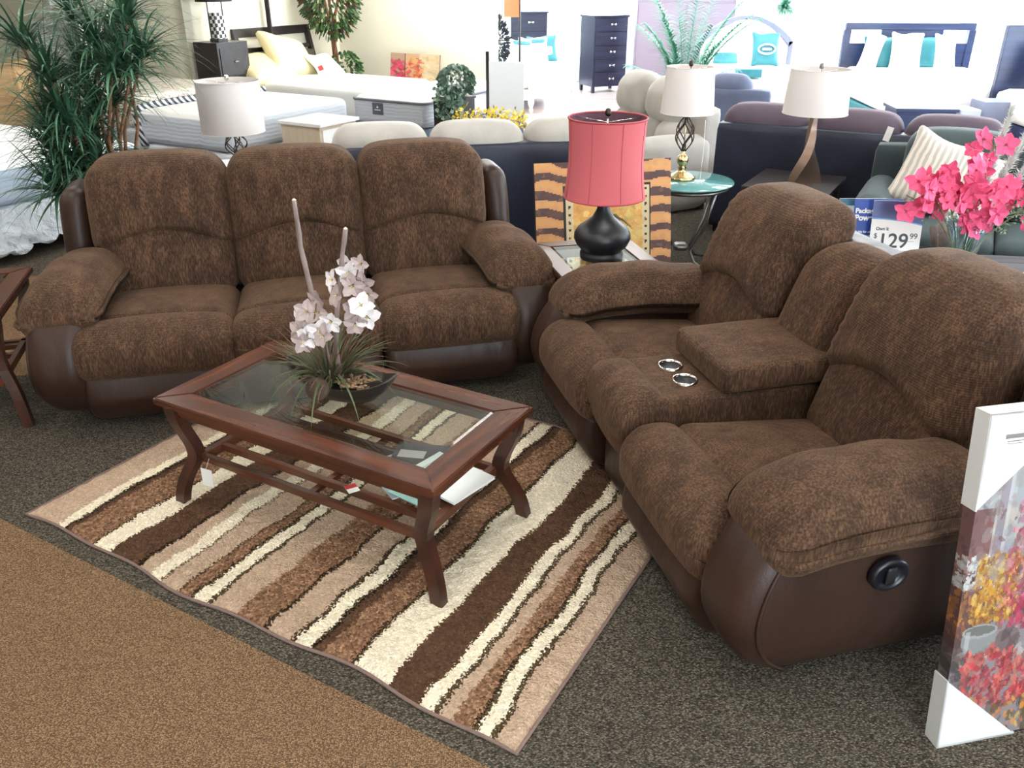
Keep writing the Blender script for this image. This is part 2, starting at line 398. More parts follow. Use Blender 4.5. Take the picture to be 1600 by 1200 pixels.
# ceiling troffers
TROF = emis('lit_diffuser', (1, .97, .93), 11.0); TROFB = emis('bright_lit_diffuser', (1, .985, .96), 30.0)
first = None; backd = None
for i, (a, b) in enumerate([(-3.9+2.6*ia, -1.4+2.6*ib) for ia in range(-1, 5) for ib in range(6)]):
    p = AB(a, b, CEIL)
    if not (-6.5 < p.x < 7 and -2.6 < p.y < 15) or (-3.6 < p.x < .3 and 6.2 < p.y < 9.3): continue
    if first is None:
        first = thing('ceiling_light', 'recessed fluorescent ceiling light panel', 'ceiling light', p, R(-30), 'ceiling light panels')
        bm = BM(); box(bm, -.3, .3, -.6, .6, -.012, -.004); obj('diffuser', bm, TROF, first)
        bm = BM()
        for q in ((-.33, .33, .6, .63), (-.33, .33, -.63, -.6), (-.33, -.3, -.6, .6), (.3, .33, -.6, .6)): box(bm, *q, -.02, -.001)
        obj('frame', bm, WHITEP, first)
    else:
        o = copy_tree(first); o.location = p
        if p.y > 9.2:
            for ch in o.children:
                if ch.name.startswith('diffuser'): ch.data = ch.data.copy() if backd is None else backd; backd = ch.data; backd.materials[0] = TROFB
# ------------------------------------------------------------------ reclining sofas
def recliner(name, label, loc, rz, Wd, seats, console=None, lever=True, tilt=.24):
    """local x along the front, y into the sofa (front at 0), z up"""
    T = thing(name, label, 'sofa', loc, rz)
    AWd = .27
    def mir(x, s): return x if s < 0 else Wd-x
    # base and back shell
    bm = BM(); rbox(bm, (Wd/2, .5, .2), (Wd-.36, .74, .3), .05, 10); obj('base', bm, LEATH, T, 0)
    bm = BM(); rbox(bm, (Wd/2, .93, .5), (Wd-.3, .22, .84), .07, 14, f=lambda c, u, v, w: c+Vector((0, .14*(c.z+.1), 0))); obj('back_shell', bm, LEATH, T, 0)
    for s in (-1, 1):
        # barrel arm body: belly bulges out sideways and forwards, tucks in at the floor
        def fa(c, u, v, w, s=s):
            k = 1-((w+.12)**2)
            out = .045*k-(.05 if w < -.5 else 0)*(-w-.5)*2
            c.x += (s*out*.75) if u*s > 0 else s*out*.25
            if v < 0: c.y -= .07*k*(-v); c.y += .13*max(0, -w)**2*(-v)+.05*max(0, w)**2*(-v)
            return c
        bm = BM(); rbox(bm, (mir(.14, s), .46, .31), (.22, .98, .54), .08, 22, f=fa, puff=(.0, .0, .0)); a = obj('arm', bm, LEATH, T, 0)
        # stitched welt round the outer side panel
        bm = BM(); pts = []
        for t in range(21):
            w = -.92+1.72*t/20; k = 1-(w+.12)**2; out = .045*k-(.05*(-w-.5)*2 if w < -.5 else 0)
            pts.append((mir(.030-.75*out, s), .045-.07*k+.13*max(0, -w)**2+.05*max(0, w)**2, .31+.27*w))
        for t in range(1, 8): pts.append((mir(.030+.004*t, s), pts[20][1]+.03*t, .31+.27*.8+.015*sin(pi*t/14)))
        tube(bm, pts, .006, 6); obj('welt', bm, SEAM if False else LEATH, a, 0)
        # padded fabric arm rest with a hanging outer flap
        def fp(c, u, v, w, s=s):
            if w < 0: c.z += -.045*(1 if u*s > 0 else -.1)*abs(u)
            c.z -= .05*max(0, -v)**3
            c.z += .012*sin(v*9+u)*max(0, w)*.4
            c.x -= s*.015*(v+1)
            if w > 0: c.z -= .05*u*u
            c.z -= .03*max(0, v)
            return c
        bm = BM(); rbox(bm, (mir(.142, s), .36, .575), (.34, .72, .185), .09, 22, f=fp, puff=(.01, .02, .015)); pd = obj('arm_pad', bm, CHEN, T, 0)
        bm = BM(); pts = []
        ox = -.176*1; 
        for t in range(25):
            q = t/24
            if q < .3: x = .12-.30*(q/.3); y = -.085+.02*(q/.3)
            else: x = -.018-.012*sin(pi*(q-.3)/.7)*.6; y = -.065+.72*((q-.3)/.7)
            x = .29-.317*min(1, q/.35)**1.2 if q < .35 else -.030+.012*(q-.35)
            y = -.0+.02*min(1, q/.35)**3 if q < .35 else .02+.66*((q-.35)/.65)
            z = .518-.022*sin(pi*min(1, q/.5))+ (.0 if q < .35 else .02*((q-.35)/.65))
            pts.append((mir(x, s), y, z))
        tube(bm, pts, .010, 6); obj('welt', bm, CHEN, pd, 0)
        # leather wing beside the back
        bm = BM(); rbox(bm, (mir(.12, s), .88, .60), (.14, .30, .60), .07, 14, f=lambda c, u, v, w, s=s: c+Vector((0, .16*(c.z+.1)-.05*(w > 0)*w*w*0, 0)) + Vector((s*.02*(1-w*w), 0, 0))); obj('wing', bm, LEATH, T, 0)
    if lever:
        bm = BM(); lathe(bm, [(0, 0), (.03, 0), (.034, .004), (.038, .010), (.046, .010), (.05, .004), (.05, -.01)], 28, sx=1.15)
        for v in bm.verts: v.co = Vector((v.co.x, -v.co.z*1, v.co.y))
        for v in bm.verts: v.co = Matrix.Rotation(pi/2, 3, 'Z') @ v.co
        for v in bm.verts: v.co += Vector((Wd+.012, .34, .41))
        obj('recline_handle', bm, mat('navy_plastic', (20, 20, 28), .35), T, 0)
        bm = BM(); rbox(bm, (Wd+.020, .34, .41), (.010, .03, .055), .006, 6); obj('recline_handle', bm, BLACK, T, 0)
    for (x0, x1) in seats:
        w = x1-x0; xc = (x0+x1)/2
        # seat: front roll, stitched crease, flat rear
        def fs(c, u, v, w_):
            if w_ > 0:
                d = c.y+.20
                c.z += .022*math.exp(-((c.y+.29)/.09)**2)*w_ - .032*math.exp(-(d/.016)**2)*w_ + .012*math.exp(-((c.y-.05)/.2)**2)*(1-u*u)*w_
            if v < 0: c.y -= .035*(1-w_*w_)*(-v)*(1-u**4)
            c.x += .02*u*(v < 0)*(-v)
            c.z -= .02*abs(u)**3*(w_ > 0)+.045*max(0, (v+.4)/1.4)*(w_ > 0)
            return c
        bm = BM(); rbox(bm, (xc, .30, .36), (w+.01, .78, .225), .075, 36, f=fs, puff=(.0, .0, .015)); obj('seat_cushion', bm, CHEN, T, 0)
        bm = BM(); rbox(bm, (xc, .02, .17), (w-.01, .16, .27), .05, 20, f=lambda c, u, v, w_: c+Vector((0, -.03*(1-w_*w_)*(v < 0)+.05*max(0, -w_)+.006*sin(u*23+w_*2)*(v < 0)*max(0, w_), 0))); obj('footrest', bm, LEATH, T, 0)
        # lumbar cushion with arched top
        def fl(c, u, v, w_):
            if w_ > 0: c.z += (.12*(1-u*u)-.06)*w_
            c.y += tilt*.9*c.z; 
            return c
        bm = BM(); rbox(bm, (xc, .735, .57), (w+.005, .22, .42), .09, 20, f=fl, puff=(0, .03, 0)); obj('lumbar_cushion', bm, CHEN, T, 0)
        # head cushion: overhangs the lumbar with an arched lower edge, rounded shoulders
        def fh(c, u, v, w_):
            if w_ < 0: c.z += (.13*(1-u*u)-.05)*(-w_)
            if w_ > 0: c.z -= .035*abs(u)**4*w_; c.x -= .018*u*w_*w_
            c.y += tilt*(c.z+.12)
            if v < 0: c.y -= .035*(1-u**4)*(.5-w_*.5)
            if v < 0 and abs(u) > .75: c.y += .004*sin(w_*28)
            return c
        bm = BM(); rbox(bm, (xc, .79, .83), (w+.015, .28, .42), .085, 26, f=fh, puff=(0, .03, .01)); obj('head_cushion', bm, CHEN, T, 0)
    if console:
        x0, x1 = console; w = x1-x0; xc = (x0+x1)/2
        def fc(c, u, v, w_):
            if v < -.5 and w_ < 0: c.y += .07*w_*w_
            if v < -.8: c.y -= .02*(1-u*u)
            return c
        bm = BM(); rbox(bm, (xc, .30, .39), (w, .74, .29), .035, 20, f=fc, puff=(0, .0, 0)); obj('console', bm, CHEN, T, 0)
        bm = BM(); rbox(bm, (xc, .0, .44), (w+.02, .20, .24), .085, 18, f=lambda c, u, v, w_: c+Vector((0, .05*min(0, w_)**2, 0))); obj('console_front_roll', bm, CHEN, T, 0)
        bm = BM(); rbox(bm, (xc, .06, .19), (w-.02, .14, .30), .05, 12); obj('console_skirt', bm, LEATH, T, 0)
        bm = BM(); rbox(bm, (xc, .50, .585), (w+.02, .46, .10), .025, 20, puff=(.004, .004, .012)); obj('console_lid', bm, CHEN, T, 0)
        for k in (-1, 1):
            bm = BM(); lathe(bm, [(.038, .002), (.0395, .007), (.043, .009), (.0465, .006), (.047, -.004)], 32, (xc+k*.063, .195, .538))
            r_ = obj('cup_holder', bm, CHROME, T, 0)
            bm = BM(); lathe(bm, [(.0, .0011), (.0355, .0011), (.0355, .0016)], 32, (xc+k*.063, .195, .536)); obj('cup_well_disc', bm, BLACK, r_, 0)  # flat black disc stands in for the dark depth of the well
        def fm(c, u, v, w_):
            if w_ > 0: c.z -= .03*abs(u)**3*w_
            c.y += tilt*(c.z+.1); return c
        bm = BM(); rbox(bm, (xc, .78, .71), (w+.02, .24, .46), .10, 20, f=fm, puff=(0, .03, .01)); obj('center_back_cushion', bm, CHEN, T, 0)
    return T
sw = (2.33-.38)/3
recliner('reclining_sofa', 'three seat brown chenille reclining sofa with dark leather arms', (-2.05, 3.22, .0), R(14), 2.33, [(.19+sw*i, .19+sw*(i+1)) for i in range(3)], lever=False)
recliner('reclining_loveseat', 'brown chenille reclining loveseat with centre console and two chrome cup holders', (.165, 3.62, .0), R(-75.5), 2.0, [(.20, .785), (1.17, 1.78)], (.785, 1.17), tilt=.35)

# ------------------------------------------------------------------ rug
def rug_mat():
    k = NT('striped_shag'); cr = (226, 214, 190); be = (178, 154, 132); db = (82, 60, 45); ru = (132, 102, 80); dg = (84, 76, 60)
    st = [(0, be), (.15, cr), (.205, db), (.235, ru), (.385, cr), (.475, db), (.62, be), (.69, cr), (.75, be), (.85, ru), (.915, cr), (.98, be), (1.09, ru), (1.22, be), (1.34, cr), (1.405, db), (1.445, ru), (1.55, cr), (1.69, db), (1.815, cr), (1.87, be), (1.92, ru), (1.975, cr), (2.035, be)]
    tc = k.n('ShaderNodeTexCoord'); sx = k.n('ShaderNodeSeparateXYZ'); k.l(tc.outputs['Object'], sx.inputs[0])
    n1 = k.n('ShaderNodeTexNoise', i_Scale=3.2, i_Detail=3.0); k.l(k.coord(), n1.inputs[0])
    n2 = k.n('ShaderNodeTexNoise', i_Scale=120.0, i_Detail=2.0); k.l(k.coord(), n2.inputs[0])
    a = k.n('ShaderNodeMath', operation='MULTIPLY_ADD'); k.l(n1.outputs[0], a.inputs[0]); a.inputs[1].default_value = .10; k.l(sx.outputs[0], a.inputs[2])
    b = k.n('ShaderNodeMath', operation='MULTIPLY_ADD'); k.l(n2.outputs[0], b.inputs[0]); b.inputs[1].default_value = .05; k.l(a.outputs[0], b.inputs[2])
    c = k.n('ShaderNodeMath', operation='SUBTRACT'); k.l(b.outputs[0], c.inputs[0]); c.inputs[1].default_value = .075
    d = k.n('ShaderNodeMath', operation='DIVIDE'); k.l(c.outputs[0], d.inputs[0]); d.inputs[1].default_value = 2.13
    col = k.ramp(d.outputs[0], [(p/2.13, lin(q)) for p, q in st], 'CONSTANT'); rn = col.node
    for e, (p, q) in zip(rn.color_ramp.elements, st): e.color[3] = 1.0 if q == ru else .55 if q == db else .3
    ln = k.ramp(d.outputs[0], [(0, (1, 1, 1))]+[z for p in (.205, .385, .62, .75, .85, .915, .98, 1.22, 1.34, 1.405, 1.55, 1.87, 1.975, 2.035) for z in (((p-.009)/2.13, lin((96, 90, 76))), ((p+.006)/2.13, (1, 1, 1)))], 'CONSTANT')
    # thin charcoal pile between stripes
    edge = []
    for p, q in st[1:]: edge += [p]
    # speckle: yarn variation
    v = k.n('ShaderNodeTexVoronoi', i_Scale=135.0); k.l(k.coord(), v.inputs[0])
    sp = k.n('ShaderNodeSeparateColor'); k.l(v.outputs['Color'], sp.inputs[0])
    mm = k.n('ShaderNodeMix', data_type='RGBA', blend_type='MULTIPLY'); k.l(rn.outputs[1], mm.inputs[0])
    ml = k.n('ShaderNodeMix', data_type='RGBA', blend_type='MULTIPLY'); ml.inputs[0].default_value = 1; k.l(col, ml.inputs[6]); k.l(ln, ml.inputs[7])
    k.l(ml.outputs[2], mm.inputs[6]); k.l(k.ramp(sp.outputs[0], [(0, (.42, .38, .34)), (.4, (.85, .8, .76)), (.75, (1.1, 1.08, 1.05)), (1, (1.7, 1.72, 1.7))]), mm.inputs[7])
    k.l(mm.outputs[2], k.b.inputs['Base Color']); k.b.inputs['Roughness'].default_value = .95; k.b.inputs['Specular IOR Level'].default_value = .1
    bp = k.n('ShaderNodeBump', i_Strength=.9, i_Distance=.006); k.l(v.outputs['Distance'], bp.inputs['Height']); bp.invert = True
    bq = k.n('ShaderNodeBump', i_Strength=.6, i_Distance=.02); n4 = k.n('ShaderNodeTexNoise', i_Scale=26.0, i_Detail=3.0); k.l(k.coord(), n4.inputs[0]); k.l(n4.outputs[0], bq.inputs['Height']); k.l(bp.outputs[0], bq.inputs['Normal']); k.l(bq.outputs[0], k.b.inputs['Normal'])
    return k.m
T = thing('area_rug', 'shaggy area rug with cream, beige, rust and dark brown stripes', 'rug', (-1.83, 2.60, 0), R(-30))
bm = BM(); LX, LY = 2.13, 1.6; nx, ny = 213, 160; g = []
for j in range(ny+1):
    row = []
    for i in range(nx+1):
        x = i/nx*LX; y = j/ny*LY; e = min(x, LX-x, y, LY-y)
        z = .006+.012*min(1, e/.03)+.005*mnoise.noise(Vector((x*25, y*25, 0)))+.004*mnoise.noise(Vector((x*70, y*70, 3)))*min(1, e/.03)
        yy = y+(.012*sin(x*5.2)+.008*sin(x*13))*(1-y/LY)
        row.append(bm.verts.new((x, yy, max(z, .004))))
    g.append(row)
for j in range(ny):
    for i in range(nx): bm.faces.new((g[j][i], g[j][i+1], g[j+1][i+1], g[j+1][i]))
obj('pile', bm, rug_mat(), T, 0)
bm = BM(); pts = [(i/60*LX, .012*sin(i/60*LX*5.2)+.008*sin(i/60*LX*13), .006) for i in range(61)]+[(LX, j/30*LY, .006) for j in range(1, 31)]+[(LX-i/60*LX, LY, .006) for i in range(1, 61)]+[(0, LY-j/30*LY, .006) for j in range(1, 30)]
tube(bm, pts, .006, 6, closed=True); obj('binding', bm, mat('rug_binding', (122, 100, 92), .9, bump=.5, bscale=200), T, 0)

# ------------------------------------------------------------------ coffee table
T = thing('coffee_table', 'cherry wood coffee table with inset glass top and slatted shelf', 'coffee table', (-.61, 2.634, .012), R(-29.6))
CT = T; hx, hy, zt, bw = .61, .309, .455, .098
def frame_top(T, hx, hy, zt, bw, th=.026):
    for (nm, pl, m) in (('top_rail', [(-hx, -hy), (hx, -hy), (hx-bw, -hy+bw), (-hx+bw, -hy+bw)], CHERRY), ('top_rail', [(-hx, hy), (hx, hy), (hx-bw, hy-bw), (-hx+bw, hy-bw)], CHERRY),
                        ('top_end', [(-hx, -hy), (-hx, hy), (-hx+bw, hy-bw), (-hx+bw, -hy+bw)], CHERRYY), ('top_end', [(hx, -hy), (hx, hy), (hx-bw, hy-bw), (hx-bw, -hy+bw)], CHERRYY)):
        bm = BM(); prism(bm, pl, 2, zt-th, zt)
        bmesh.ops.bevel(bm, geom=[e for e in bm.edges if abs(e.verts[0].co.z-zt) < 1e-6 and abs(e.verts[1].co.z-zt) < 1e-6], offset=.004, segments=2, affect='EDGES')
        obj(nm, bm, m, T)
    bm = BM(); vs = box(bm, -hx+bw+.001, hx-bw-.001, -hy+bw+.001, hy-bw-.001, zt-.012, zt-.001)
    tops = [f for f in bm.faces if f.normal.z > .5 or all(v.co.z > zt-.005 for v in f.verts)]
    bmesh.ops.bevel(bm, geom=[e for e in bm.edges if all(v.co.z > zt-.005 for v in e.verts)], offset=.012, segments=1, affect='EDGES', profile=.2, offset_type='WIDTH')
    obj('glass_pane', bm, GLASS, T)
    bm = BM(); 
    for a in ((-hx+.035, hx-.035, -hy+.035, -hy+.055), (-hx+.035, hx-.035, hy-.055, hy-.035), (-hx+.035, -hx+.055, -hy+.055, hy-.055), (hx-.055, hx-.035, -hy+.055, hy-.055)): box(bm, *a, zt-th-.05, zt-th)
    obj('apron', bm, CHERRY, T)
frame_top(T, hx, hy, zt, bw)
for sx in (-1, 1):
    for sy in (-1, 1):
        bm = BM(); pts = []; n = 16
        for i in range(n+1):
            t = i/n; z = (zt-.027)*(1-t)
            ins = .045+.048*math.exp(-((t-.48)/.24)**2) - (.0 if t < .5 else .028*(t-.5)/.5)
            pts.append((sx*(hx-ins), sy*(hy-.042-(ins-.045)*.55), z))
        tube(bm, pts, [1+.25*(1-i/n) for i in range(n+1)], sq=(.044, .036)); obj('leg', bm, CHERRYZ, T)
zs = .185
bm = BM()
for s in (-1, 1): box(bm, s*(hx-.115)-.014, s*(hx-.115)+.014, -hy+.07, hy-.07, zs, zs+.035, .002)
box(bm, -.012, .012, -hy+.08, hy-.08, zs-.012, zs+.004)
obj('shelf_crossbar', bm, CHERRYY, T)
for i in range(6):
    y = -hy+.078+(2*hy-.156)*i/5; bm = BM(); box(bm, -hx+.125, hx-.125, y-.011, y+.011, zs+.005, zs+.033, .002); obj('shelf_slat', bm, CHERRY, T)
# the swing tag on the left leg
bm = BM(); box(bm, -.0225, .0225, -.0008, .0008, -.085, 0); tg = tag(obj('price_tag', bm, PAPER), 'white blank swing tag hanging at the left leg of the coffee table', 'tag')
def onct(x, y, z): v = Matrix.Rotation(R(-29.6), 4, 'Z') @ Vector((x, y, z)); return v+Vector((-.61, 2.634, .015))
tg.location = onct(-hx+.16, -hy+.045, .175); tg.rotation_euler = (R(8), R(8), R(-15))
bm = BM(); tube(bm, [(0, 0, 0), (.002, .012, .02), (.0, .03, .035)], .0008, 5); obj('string', bm, WHITE, tg)
# magazines on the shelf
p = Paint(60, 80, (190, 180, 176)); p.rect(0, 1, .0, .3, (150, 160, 165)); p.ell(.45, .62, .4, .2, (225, 210, 200)); p.ell(.35, .7, .15, .12, (190, 150, 130)); p.ell(.7, .45, .3, .12, (236, 232, 228), 1, .5); p.rect(0, .4, .82, 1, (62, 58, 66)); p.rect(.5, .95, .05, .2, (120, 180, 170)); p.rect(.1, .9, .3, .34, (90, 90, 98)); p.ell(.8, .85, .2, .1, (200, 90, 100)); p.daubs(30, 0, 1, .35, .95, .02, .06, [(232, 225, 220), (160, 120, 105), (90, 80, 84)], .7)
def magazine(lx, ly, z, rz, w, h, th, P_, label):
    T = thing('magazine', label, 'magazine', onct(lx, ly, z), R(-29.6)+rz, 'magazines on the coffee table shelf')
    bm = BM(); box(bm, -w/2+.002, w/2-.002, -h/2+.002, h/2-.002, .001, th-.001); obj('pages', bm, PAPER, T)
    bm = BM(); P_.mesh(bm, lambda u, v: Vector((-w/2+w*u, -h/2+h*v, th))); P_.mesh(bm, lambda u, v: Vector((-w/2+w*u, -h/2+h*v, 0)))
    obj('cover', bm, M_PRINT, T)
zz = zs+.035
magazine(.25, .02, zz, R(60), .21, .27, .006, p, 'open-looking pale magazine with a white garment cover under the table glass')
p2 = Paint(40, 50, (74, 66, 74)); p2.rect(.1, .6, .6, .8, (200, 190, 190)); p2.ell(.5, .3, .3, .15, (120, 90, 90)); p2.rect(0, 1, 0, .12, (226, 226, 226))
magazine(.25, .09, zz+.0062, R(20), .20, .26, .004, p2, 'dark covered magazine topmost of the pile on the shelf')
p3 = Paint(40, 50, (150, 190, 186)); p3.rect(.05, .95, .5, .9, (228, 230, 232)); p3.rect(.2, .8, .15, .4, (96, 150, 145)); p3.rect(.1, .5, .92, .98, (60, 60, 70))
magazine(.37, -.03, zz+.0104, R(-8), .15, .20, .004, p3, 'pale teal brochure lying on the right end of the shelf')
p4 = Paint(40, 50, (236, 236, 234)); p4.rect(.1, .9, .7, .9, (200, 205, 210))
magazine(.41, .05, zz+.0146, R(80), .21, .27, .008, p4, 'thick white catalogue jutting toward the right end of the shelf')
bm = BM(); box(bm, -.025, .025, -.02, .02, 0, .002); 
o = tag(obj('card', bm, [PAPER]), 'small red and white card on the middle of the table shelf', 'card'); o.location = onct(.15, -.15, zz); o.rotation_euler = (0, 0, R(-60))
bm = BM(); box(bm, -.025, .0, -.02, .02, .0021, .0026); obj('red_panel', bm, mat('red_ink', (176, 40, 44), .5), o)
# ------------------------------------------------------------------ centrepiece on the coffee table
ZT = .015+.455
CP = Vector((-.60, 2.66, ZT-.0008))
T = thing('bowl_arrangement', 'dark boat-shaped bowl of white orchids, grass and driftwood on the coffee table', 'flower arrangement', CP, R(-22))
T.scale = (1.12, 1.12, 1.1)
def boat(p, a, z):
    # long boat: ends sweep up
    e = abs(cos(a))**3; t = max(0, z/.07); p.z += .045*e*t; return p
bm = BM(); DARKBOWL = mat('dark_bowl_glaze', (34, 28, 26), .3)
lathe(bm, [(0, 0), (.035, 0), (.06, .012), (.085, .04), (.1, .07), (.104, .073), (.098, .073), (.08, .055), (.0, .05)], 48, sx=1.95, sy=.78, f=boat); obj('bowl', bm, DARKBOWL, T, 0)
bm = BM()
for i in range(170):
    a = rnd(0, 2*pi); r = rnd(0, 1)**.5; rbox(bm, (.06+r*cos(a)*.085, r*sin(a)*.045, .062+rnd(0, .012)), (rnd(.009, .016), rnd(.008, .012), rnd(.006, .01)), .004, 2)
tag(obj('gravel', bm, mat('gravel', (150, 122, 92), .8, var=.4, vscale=60), T, 0), kind='stuff')
bm = BM(); GR1 = mat('grass_green', (74, 84, 50), .6, var=.35, vscale=20)
for i in range(210):
    a = rnd(0, 2*pi); d = Vector((cos(a)*rnd(.25, 1.1), sin(a)*rnd(.25, 1.1), rnd(.7, 1.3))); blade(bm, (-.045+cos(a)*.03, sin(a)*.02, .055), d, rnd(.13, .26), rnd(.005, .010), rnd(.4, 1.8), 6, mi=1 if rnd(0, 1) < .35 else 0)
for a, L in ((-2.2, .30), (-1.7, .26), (-1.3, .28), (2.9, .3), (-.6, .27), (-2.7, .28), (.2, .3)):
    blade(bm, (-.045, 0, .07), (cos(a), sin(a), .75), L, .011, 2.6, 8)
tag(obj('grass_tuft', bm, [GR1, mat('dry_grass_brown', (104, 82, 62), .7, var=.2, vscale=20)], T), kind='stuff')
bm = BM(); POD = mat('lotus_pod_brown', (78, 58, 48), .8, bump=.4, bscale=60)
for (x, y, z, r) in ((-.03, -.092, .072, .038),):
    def fpod(p, a, zz): return p
    lathe(bm, [(0, -r*.9), (r*.5, -r*.7), (r*.95, -.2*r), (r, .25*r), (r*.9, .45*r), (0, .5*r)], 20)
    Mx = Matrix.Translation((x, y, z)) @ Matrix.Rotation(R(72), 4, 'X')
    for v in bm.verts: v.co = Mx @ v.co
pod = obj('lotus_pod', bm, POD, T, 0)
bm = BM()
for k in range(19):
    rr = 0 if k == 0 else .012 if k < 7 else .023; a = (k-1)*pi/3 if k < 7 else (k-7)*pi/6
    rbox(bm, Mx @ Vector((rr*cos(a), rr*sin(a), .0165)), (.006, .006, .006), .003, 2)
obj('pod_seeds', bm, mat('pod_seed', (30, 22, 20), .7), pod, 0)
bm = BM(); lathe(bm, [(0, -.03), (.02, -.02), (.03, 0), (.028, .01), (0, .012)], 16, (-.085, -.045, .075)); obj('lotus_pod', bm, POD, T, 0)
BARK = mat('grey_driftwood', (128, 112, 108), .8, var=.35, vscale=30, vstretch=(1, 1, .25), bump=.4, bscale=60); CUTW = mat('cut_wood', (226, 206, 176), .7)
for pts, r in (([(-.05, .02, .05), (-.075, .02, .18), (-.09, .02, .30), (-.12, .025, .48), (-.128, .03, .63)], .0085), ([(-.0, .0, .05), (-.012, -.005, .16), (.0, -.005, .27), (.028, -.0, .42), (.06, .0, .57)], .0085)):
    bm = BM(); n = 18; P_ = []
    for i in range(n):
        t = i/(n-1)*(len(pts)-1); k = min(int(t), len(pts)-2); P_.append(Vector(pts[k]).lerp(Vector(pts[k+1]), t-k)+Vector((rnd(-1, 1), rnd(-1, 1), 0))*.0012)
    tube(bm, P_, [r*(1.05-.25*i/n)*(1+.12*rnd(-1, 1)) for i in range(n)], 8)
    o = obj('driftwood_stick', bm, BARK, T, 0); bm = BM(); tip = P_[-1]; lathe(bm, [(0, .006), (.0055, .002), (.006, 0)], 8, tip); obj('cut_tip', bm, CUTW, o, 0)
PET = mat('orchid_white', (222, 214, 216), .6, var=.1, vscale=40); PETD = mat('orchid_mauve', (178, 160, 158), .6, var=.15, vscale=40); YEL = mat('orchid_lip', (214, 200, 110), .6); STEM = mat('brown_stem', (96, 72, 56), .7)
def orchid(bm, p, d, s, mi=0, lip=1):
    d = Vector(d).normalized(); u = d.orthogonal().normalized(); w = d.cross(u)
    for k in range(5):
        a = k*2*pi/5+rnd(-.2, .2); q = u*cos(a)+w*sin(a); leafq(bm, Vector(p)+q*s*.08, q+d*rnd(.1, .45), d, s*rnd(.85, 1.1), s*rnd(.75, 1.0), mi)
    for k in range(3):
        q = u*cos(k*2.1)+w*sin(k*2.1); leafq(bm, p, d+q*.4, q, s*.35, s*.14, lip)
for sp, base in (([(.025, .005, .36, .028), (.045, -.01, .325, .03), (.07, .01, .33, .028), (-.03, .0, .33, .026), (-.005, -.02, .29, .028), (.075, -.02, .27, .03), (.09, 0, .30, .027), (.04, .01, .24, .032), (.075, .01, .22, .03), (.045, -.01, .20, .028), (.01, .02, .38, .022), (.055, .03, .38, .024)], (0, .01, .08)),
                 ([(-.09, -.01, .20, .032), (-.07, -.02, .235, .03), (-.1, -.03, .17, .03), (-.06, -.04, .16, .032), (-.03, -.02, .24, .03), (-.02, -.04, .19, .03), (.0, -.05, .175, .03), (-.05, .01, .265, .03), (.02, -.03, .22, .027), (-.075, -.05, .145, .028)], (-.05, 0, .08))):
    sp = [(x+(.028 if base[0] == 0 else -.02), y, z+(.075 if base[0] == 0 else .06), s_) for x, y, z, s_ in sp]; bm = BM(); c = Vector((0, 0, 0))
    for (x, y, z, s_) in sp: c += Vector((x, y, z))/len(sp)
    tube(bm, [base, (Vector(base)+c)/2+Vector((.01, .01, .02)), c, c+Vector((.02, 0, .07))], .0025, 6)
    for (x, y, z, s_) in sp: tube(bm, [c+Vector((0, 0, -.02)), (c+Vector((x, y, z)))/2, (x, y+.004, z)], .0014, 5)
    o = obj('orchid_spray', bm, STEM, T, 0)
    bm = BM()
    for i, (x, y, z, s_) in enumerate(sp):
        orchid(bm, Vector((x, y, z)), (rnd(-.7, .7), -1, rnd(-.3, .5)), s_*1.35, 0 if i % 5 in (0, 3) else 2)
    obj('orchid_blossoms', bm, [PET, YEL, PETD], o)

# ------------------------------------------------------------------ end tables and the lamps on them
def end_table(loc, rz, w, d, h, label, group=None):
    T = thing('end_table', label, 'end table', loc, rz, group); bw = .085
    hx, hy = w/2, d/2; frame_top(T, hx, hy, h, bw)
    for sx in (-1, 1):
        for sy in (-1, 1):
            bm = BM(); pts = []; n = 12
            for i in range(n+1):
                t = i/n; ins = .04+.035*math.exp(-((t-.4)/.22)**2)-(0 if t < .5 else .02*(t-.5)/.5)
                pts.append((sx*(hx-ins), sy*(hy-ins), (h-.027)*(1-t)))
            tube(bm, pts, 1, sq=(.042, .04)); obj('leg', bm, CHERRYZ, T)
    bm = BM()
    for s in (-1, 1): box(bm, s*(hx-.095)-.012, s*(hx-.095)+.012, -hy+.06, hy-.06, .19, .225); box(bm, -hx+.06, hx-.06, s*(hy-.095)-.012, s*(hy-.095)+.012, .19, .225)
    obj('shelf_crossbar', bm, CHERRY, T)
    for i in range(4):
        y = -hy+.14+(d-.28)*i/3; bm = BM(); box(bm, -hx+.107, hx-.107, y-.014, y+.014, .2, .222); obj('shelf_slat', bm, CHERRY, T)
    return T
end_table((-2.53, 3.50, 0), R(16), .60, .62, .56, 'cherry wood end table with glass inset at the left of the brown sofa')
T = thing('vase', 'round black vase on the end table at the left edge of the photo', 'vase', (-2.50, 3.55, .56))
bm = BM(); lathe(bm, [(0, 0), (.075, 0), (.078, .02), (.07, .03), (.12, .07), (.135, .12), (.12, .17), (.06, .22), (.045, .25), (.055, .27), (.048, .27), (.038, .25), (0, .2)], 32); obj('vessel', bm, BLACKM, T, 0)
end_table((.425, 3.985, 0), R(14), .53, .60, .575, 'cherry wood end table with glass inset in the corner between sofa and loveseat')
PINK = shade_mat('coral_pink_shade', (200, 98, 104), .05); PINKIN = mat('dark_lining', (96, 66, 78), .8)
T = thing('table_lamp', 'black gourd lamp with a coral pink fabric drum shade', 'table lamp', (.44, 3.97, .575))
bm = BM(); lathe(bm, [(0, 0), (.103, 0), (.106, .004), (.106, .028), (.098, .036), (.10, .045), (.125, .07), (.138, .1), (.136, .125), (.12, .152), (.085, .178), (.052, .205), (.033, .24), (.023, .28), (.021, .33), (0, .33)], 56); obj('lamp_base', bm, BLACKM, T, 0)
bm = BM()
